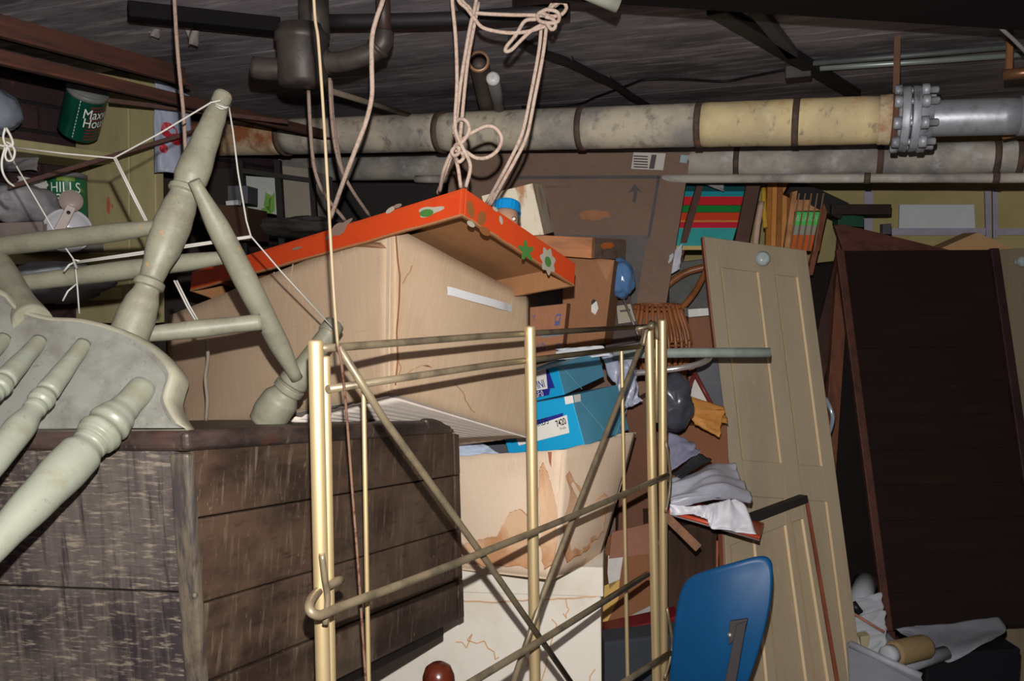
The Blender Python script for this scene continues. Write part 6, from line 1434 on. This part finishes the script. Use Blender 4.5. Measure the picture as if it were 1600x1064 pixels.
# ---------------------------------------------------------------- floor clutter bottom right
MB().tube(PP((1352, 908, 2.62), (1342, 952, 2.52)), .034, 20).thing('paper_roll', plain('roll_upright', A((124, 126, 130), 2.55), .6, .08), 'stubby white roll standing highest among the white sheets', 'roll')
m_lin = plain('white_linen', A((128, 130, 134), 2.6), .8, .15); m_lin2 = plain('grey_white_board', A((110, 112, 118), 2.6), .6, .1)
def zbox(name, lab, c, sz, z0, m, cat='box', rot=0):
    u = (Rh * math.cos(rot) + Fh * math.sin(rot)); w = Z.cross(u)
    return MB().para(c - u * sz[0] / 2 - w * sz[1] / 2 + Z * z0, u * sz[0], w * sz[1], Z * sz[2]).thing(name, m, lab, cat, bevel=.006)
c = P(1500, 1010, 2.66); 
c = P(1500, 1010, 2.52)
zbox('black_crate', 'black box on the floor under the white cloth', V((c.x, c.y, 0)), (.30, .13, P(1480, 1022, 2.42).z - .012), 0, plain('black_box2', S(24, 24, 30), .6), rot=.12)
zc2 = P(1480, 1022, 2.42).z - .002
drape([[at_z(x, y, zc2 + .004) for x, y in ((1400, 984), (1450, 978), (1500, 971), (1560, 964))], [at_z(x, y, zc2) for x, y in ((1404, 988), (1454, 990), (1500, 992), (1572, 984))], [at_z(1408, 991, zc2), at_z(1456, 1004, zc2), P(1496, 1016, 2.43), P(1556, 998, 2.50)], [at_z(1410, 993, zc2), P(1458, 1012, 2.44), P(1484, 1034, 2.40), P(1544, 1004, 2.46)]], .008, 2.5, 41, 40, 24).thing('white_cloth', m_lin2, 'grey-white cloth draped over the black box under the dark screen', 'cloth')
MB().tube(PP((1380, 1052, 2.34), (1478, 1020, 2.42)), .020, 18).thing('paper_roll', plain('roll_white', A((122, 124, 130), 2.4), .5), 'long white roll along the front of the black box', 'roll')
tr2 = T('paper_roll', 'short tan cardboard roll with white core end beside the white cloth', 'roll', P(1420, 1030, 2.36))
a, c = P(1384, 1024, 2.30), P(1446, 1010, 2.38)
MB().lathe(a + (c - a) * .18, c, [(0, 0), (0, .031), (.06, .034), (.94, .034), (1, .031), (1, 0)], 24).obj('roll', card('tan_roll', A((124, 102, 66), 2.35)), tr2)
MB().lathe(a, a + (c - a) * .19, [(0, 0), (0, .018), (.1, .025), (1, .025)], 20).obj('core', m_lin, tr2, label='white core end')
for (c4, d4, s, lab) in ((((1330, 938), (1376, 928), (1380, 962), (1336, 968)), (2.5, 2.52, 2.47, 2.45), 51, 'upper white sheet in the gap beside the cream door'), (((1330, 965), (1382, 955), (1384, 990), (1334, 990)), (2.45, 2.47, 2.43, 2.42), 52, 'middle white sheet in the gap beside the cream door'), (((1330, 988), (1384, 982), (1384, 1020), (1336, 1030)), (2.42, 2.43, 2.4, 2.38), 53, 'lowest white sheet in the gap beside the cream door')):
    crumple(c4, d4, .012, 1.3, s, 24, 16).thing('white_sheet', m_lin, lab, 'sheet')
a = P(1337, 940, 2.47); rod('torch', 'short black cylinder lying on the white sheets', 'torch', ((1332, 942, 2.46), (1344, 958, 2.45)), .011, m_ck)
rod('red_stick', 'thin reddish stick across the white sheets', 'stick', ((1328, 955, 2.44), (1382, 988, 2.40)), .004, plain('stick_red', A((130, 84, 70), 2.4), .6))
boxpx('wood_block', plain('block_tan', A((128, 120, 92), 2.4), .7), 'small tan block among the white sheets', 'block', [(1345, 995), (1360, 993), (1357, 1012), (1346, 1010)], 2.39, .03)
q = PP((1326, 1008, 2.36), (1334, 1004, 2.38), (1438, 1052, 2.26), (1446, 1075, 2.18), (1330, 1075, 2.2))
MB().slab(q, Fv * .02).thing('white_board', m_lin2, 'grey-white board slanting at the bottom right of the cream doors', 'board', bevel=.003)
MB().tube(PP((1328, 1006, 2.345), (1440, 1057, 2.235)), .010, 12).thing('white_rail', plain('rail_white', A((132, 132, 138), 2.3), .4), 'white rounded rail along the slanting board', 'rail')
c = P(1570, 1035, 3.0)
MB().lathe(V((c.x, c.y, 0)), V((c.x, c.y, .09)), [(0, 0), (0, .016), (.2, .022), (.6, .020), (.75, .010), (1, .008), (1, 0)], 20).thing('yellow_bottle', plain('yellow_plastic', A((170, 138, 30), 3.0), .4), 'little yellow bottle on the floor at the right edge', 'bottle')
# what holds the floor clutter up
c = P(1372, 1080, 2.60); zbox('white_crate', 'pale crate on the floor under the white sheets', V((c.x, c.y, 0)), (.10, .12, max(.1, P(1350, 1030, 2.4).z - .03)), 0, m_lin2)

# ---------------------------------------------------------------- repeats share a group
GROUPS = {'hanging_rope': 'ropes hanging from the ceiling', 'coffee_can': 'coffee cans on the yellow shelves', 'stationery_box': 'blue boxes in the stained carton', 'wall_shelf': 'yellow wall shelves', 'shelf_upright': 'yellow shelf uprights',
          'conduit': 'twin ceiling conduits', 'ceiling_batten': 'dark ceiling battens', 'rusty_rail': 'rusty rails along the left wall', 'rusty_bar': 'rusty bars by the shelves', 'paint_flake': 'peeling paint flakes', 'cloth_bundle': 'grey cloth bundles on the shelves',
          'pale_box': 'pale boxes on the storage rack', 'dark_cupboard': 'dark cupboards in the back corner', 'cardboard_box': 'brown cardboard boxes in the heap', 'carton': 'plain brown cartons', 'paper_sheet': 'loose paper sheets', 'cane_hoop': 'bent cane hoops',
          'envelope': 'manila envelopes', 'leaning_board': 'boards leaning by the dark screen', 'panelled_door': 'cream panelled doors', 'beam_stub': 'dark beam ends', 'white_sheet': 'white sheets on the floor heap', 'paper_roll': 'paper rolls on the floor heap', 'small_box': 'small boxes on the left shelves'}
for o in list(SC.objects):
    k = o.name.split('.')[0]
    if o.parent is None and k in GROUPS and 'group' not in o: o['group'] = GROUPS[k]
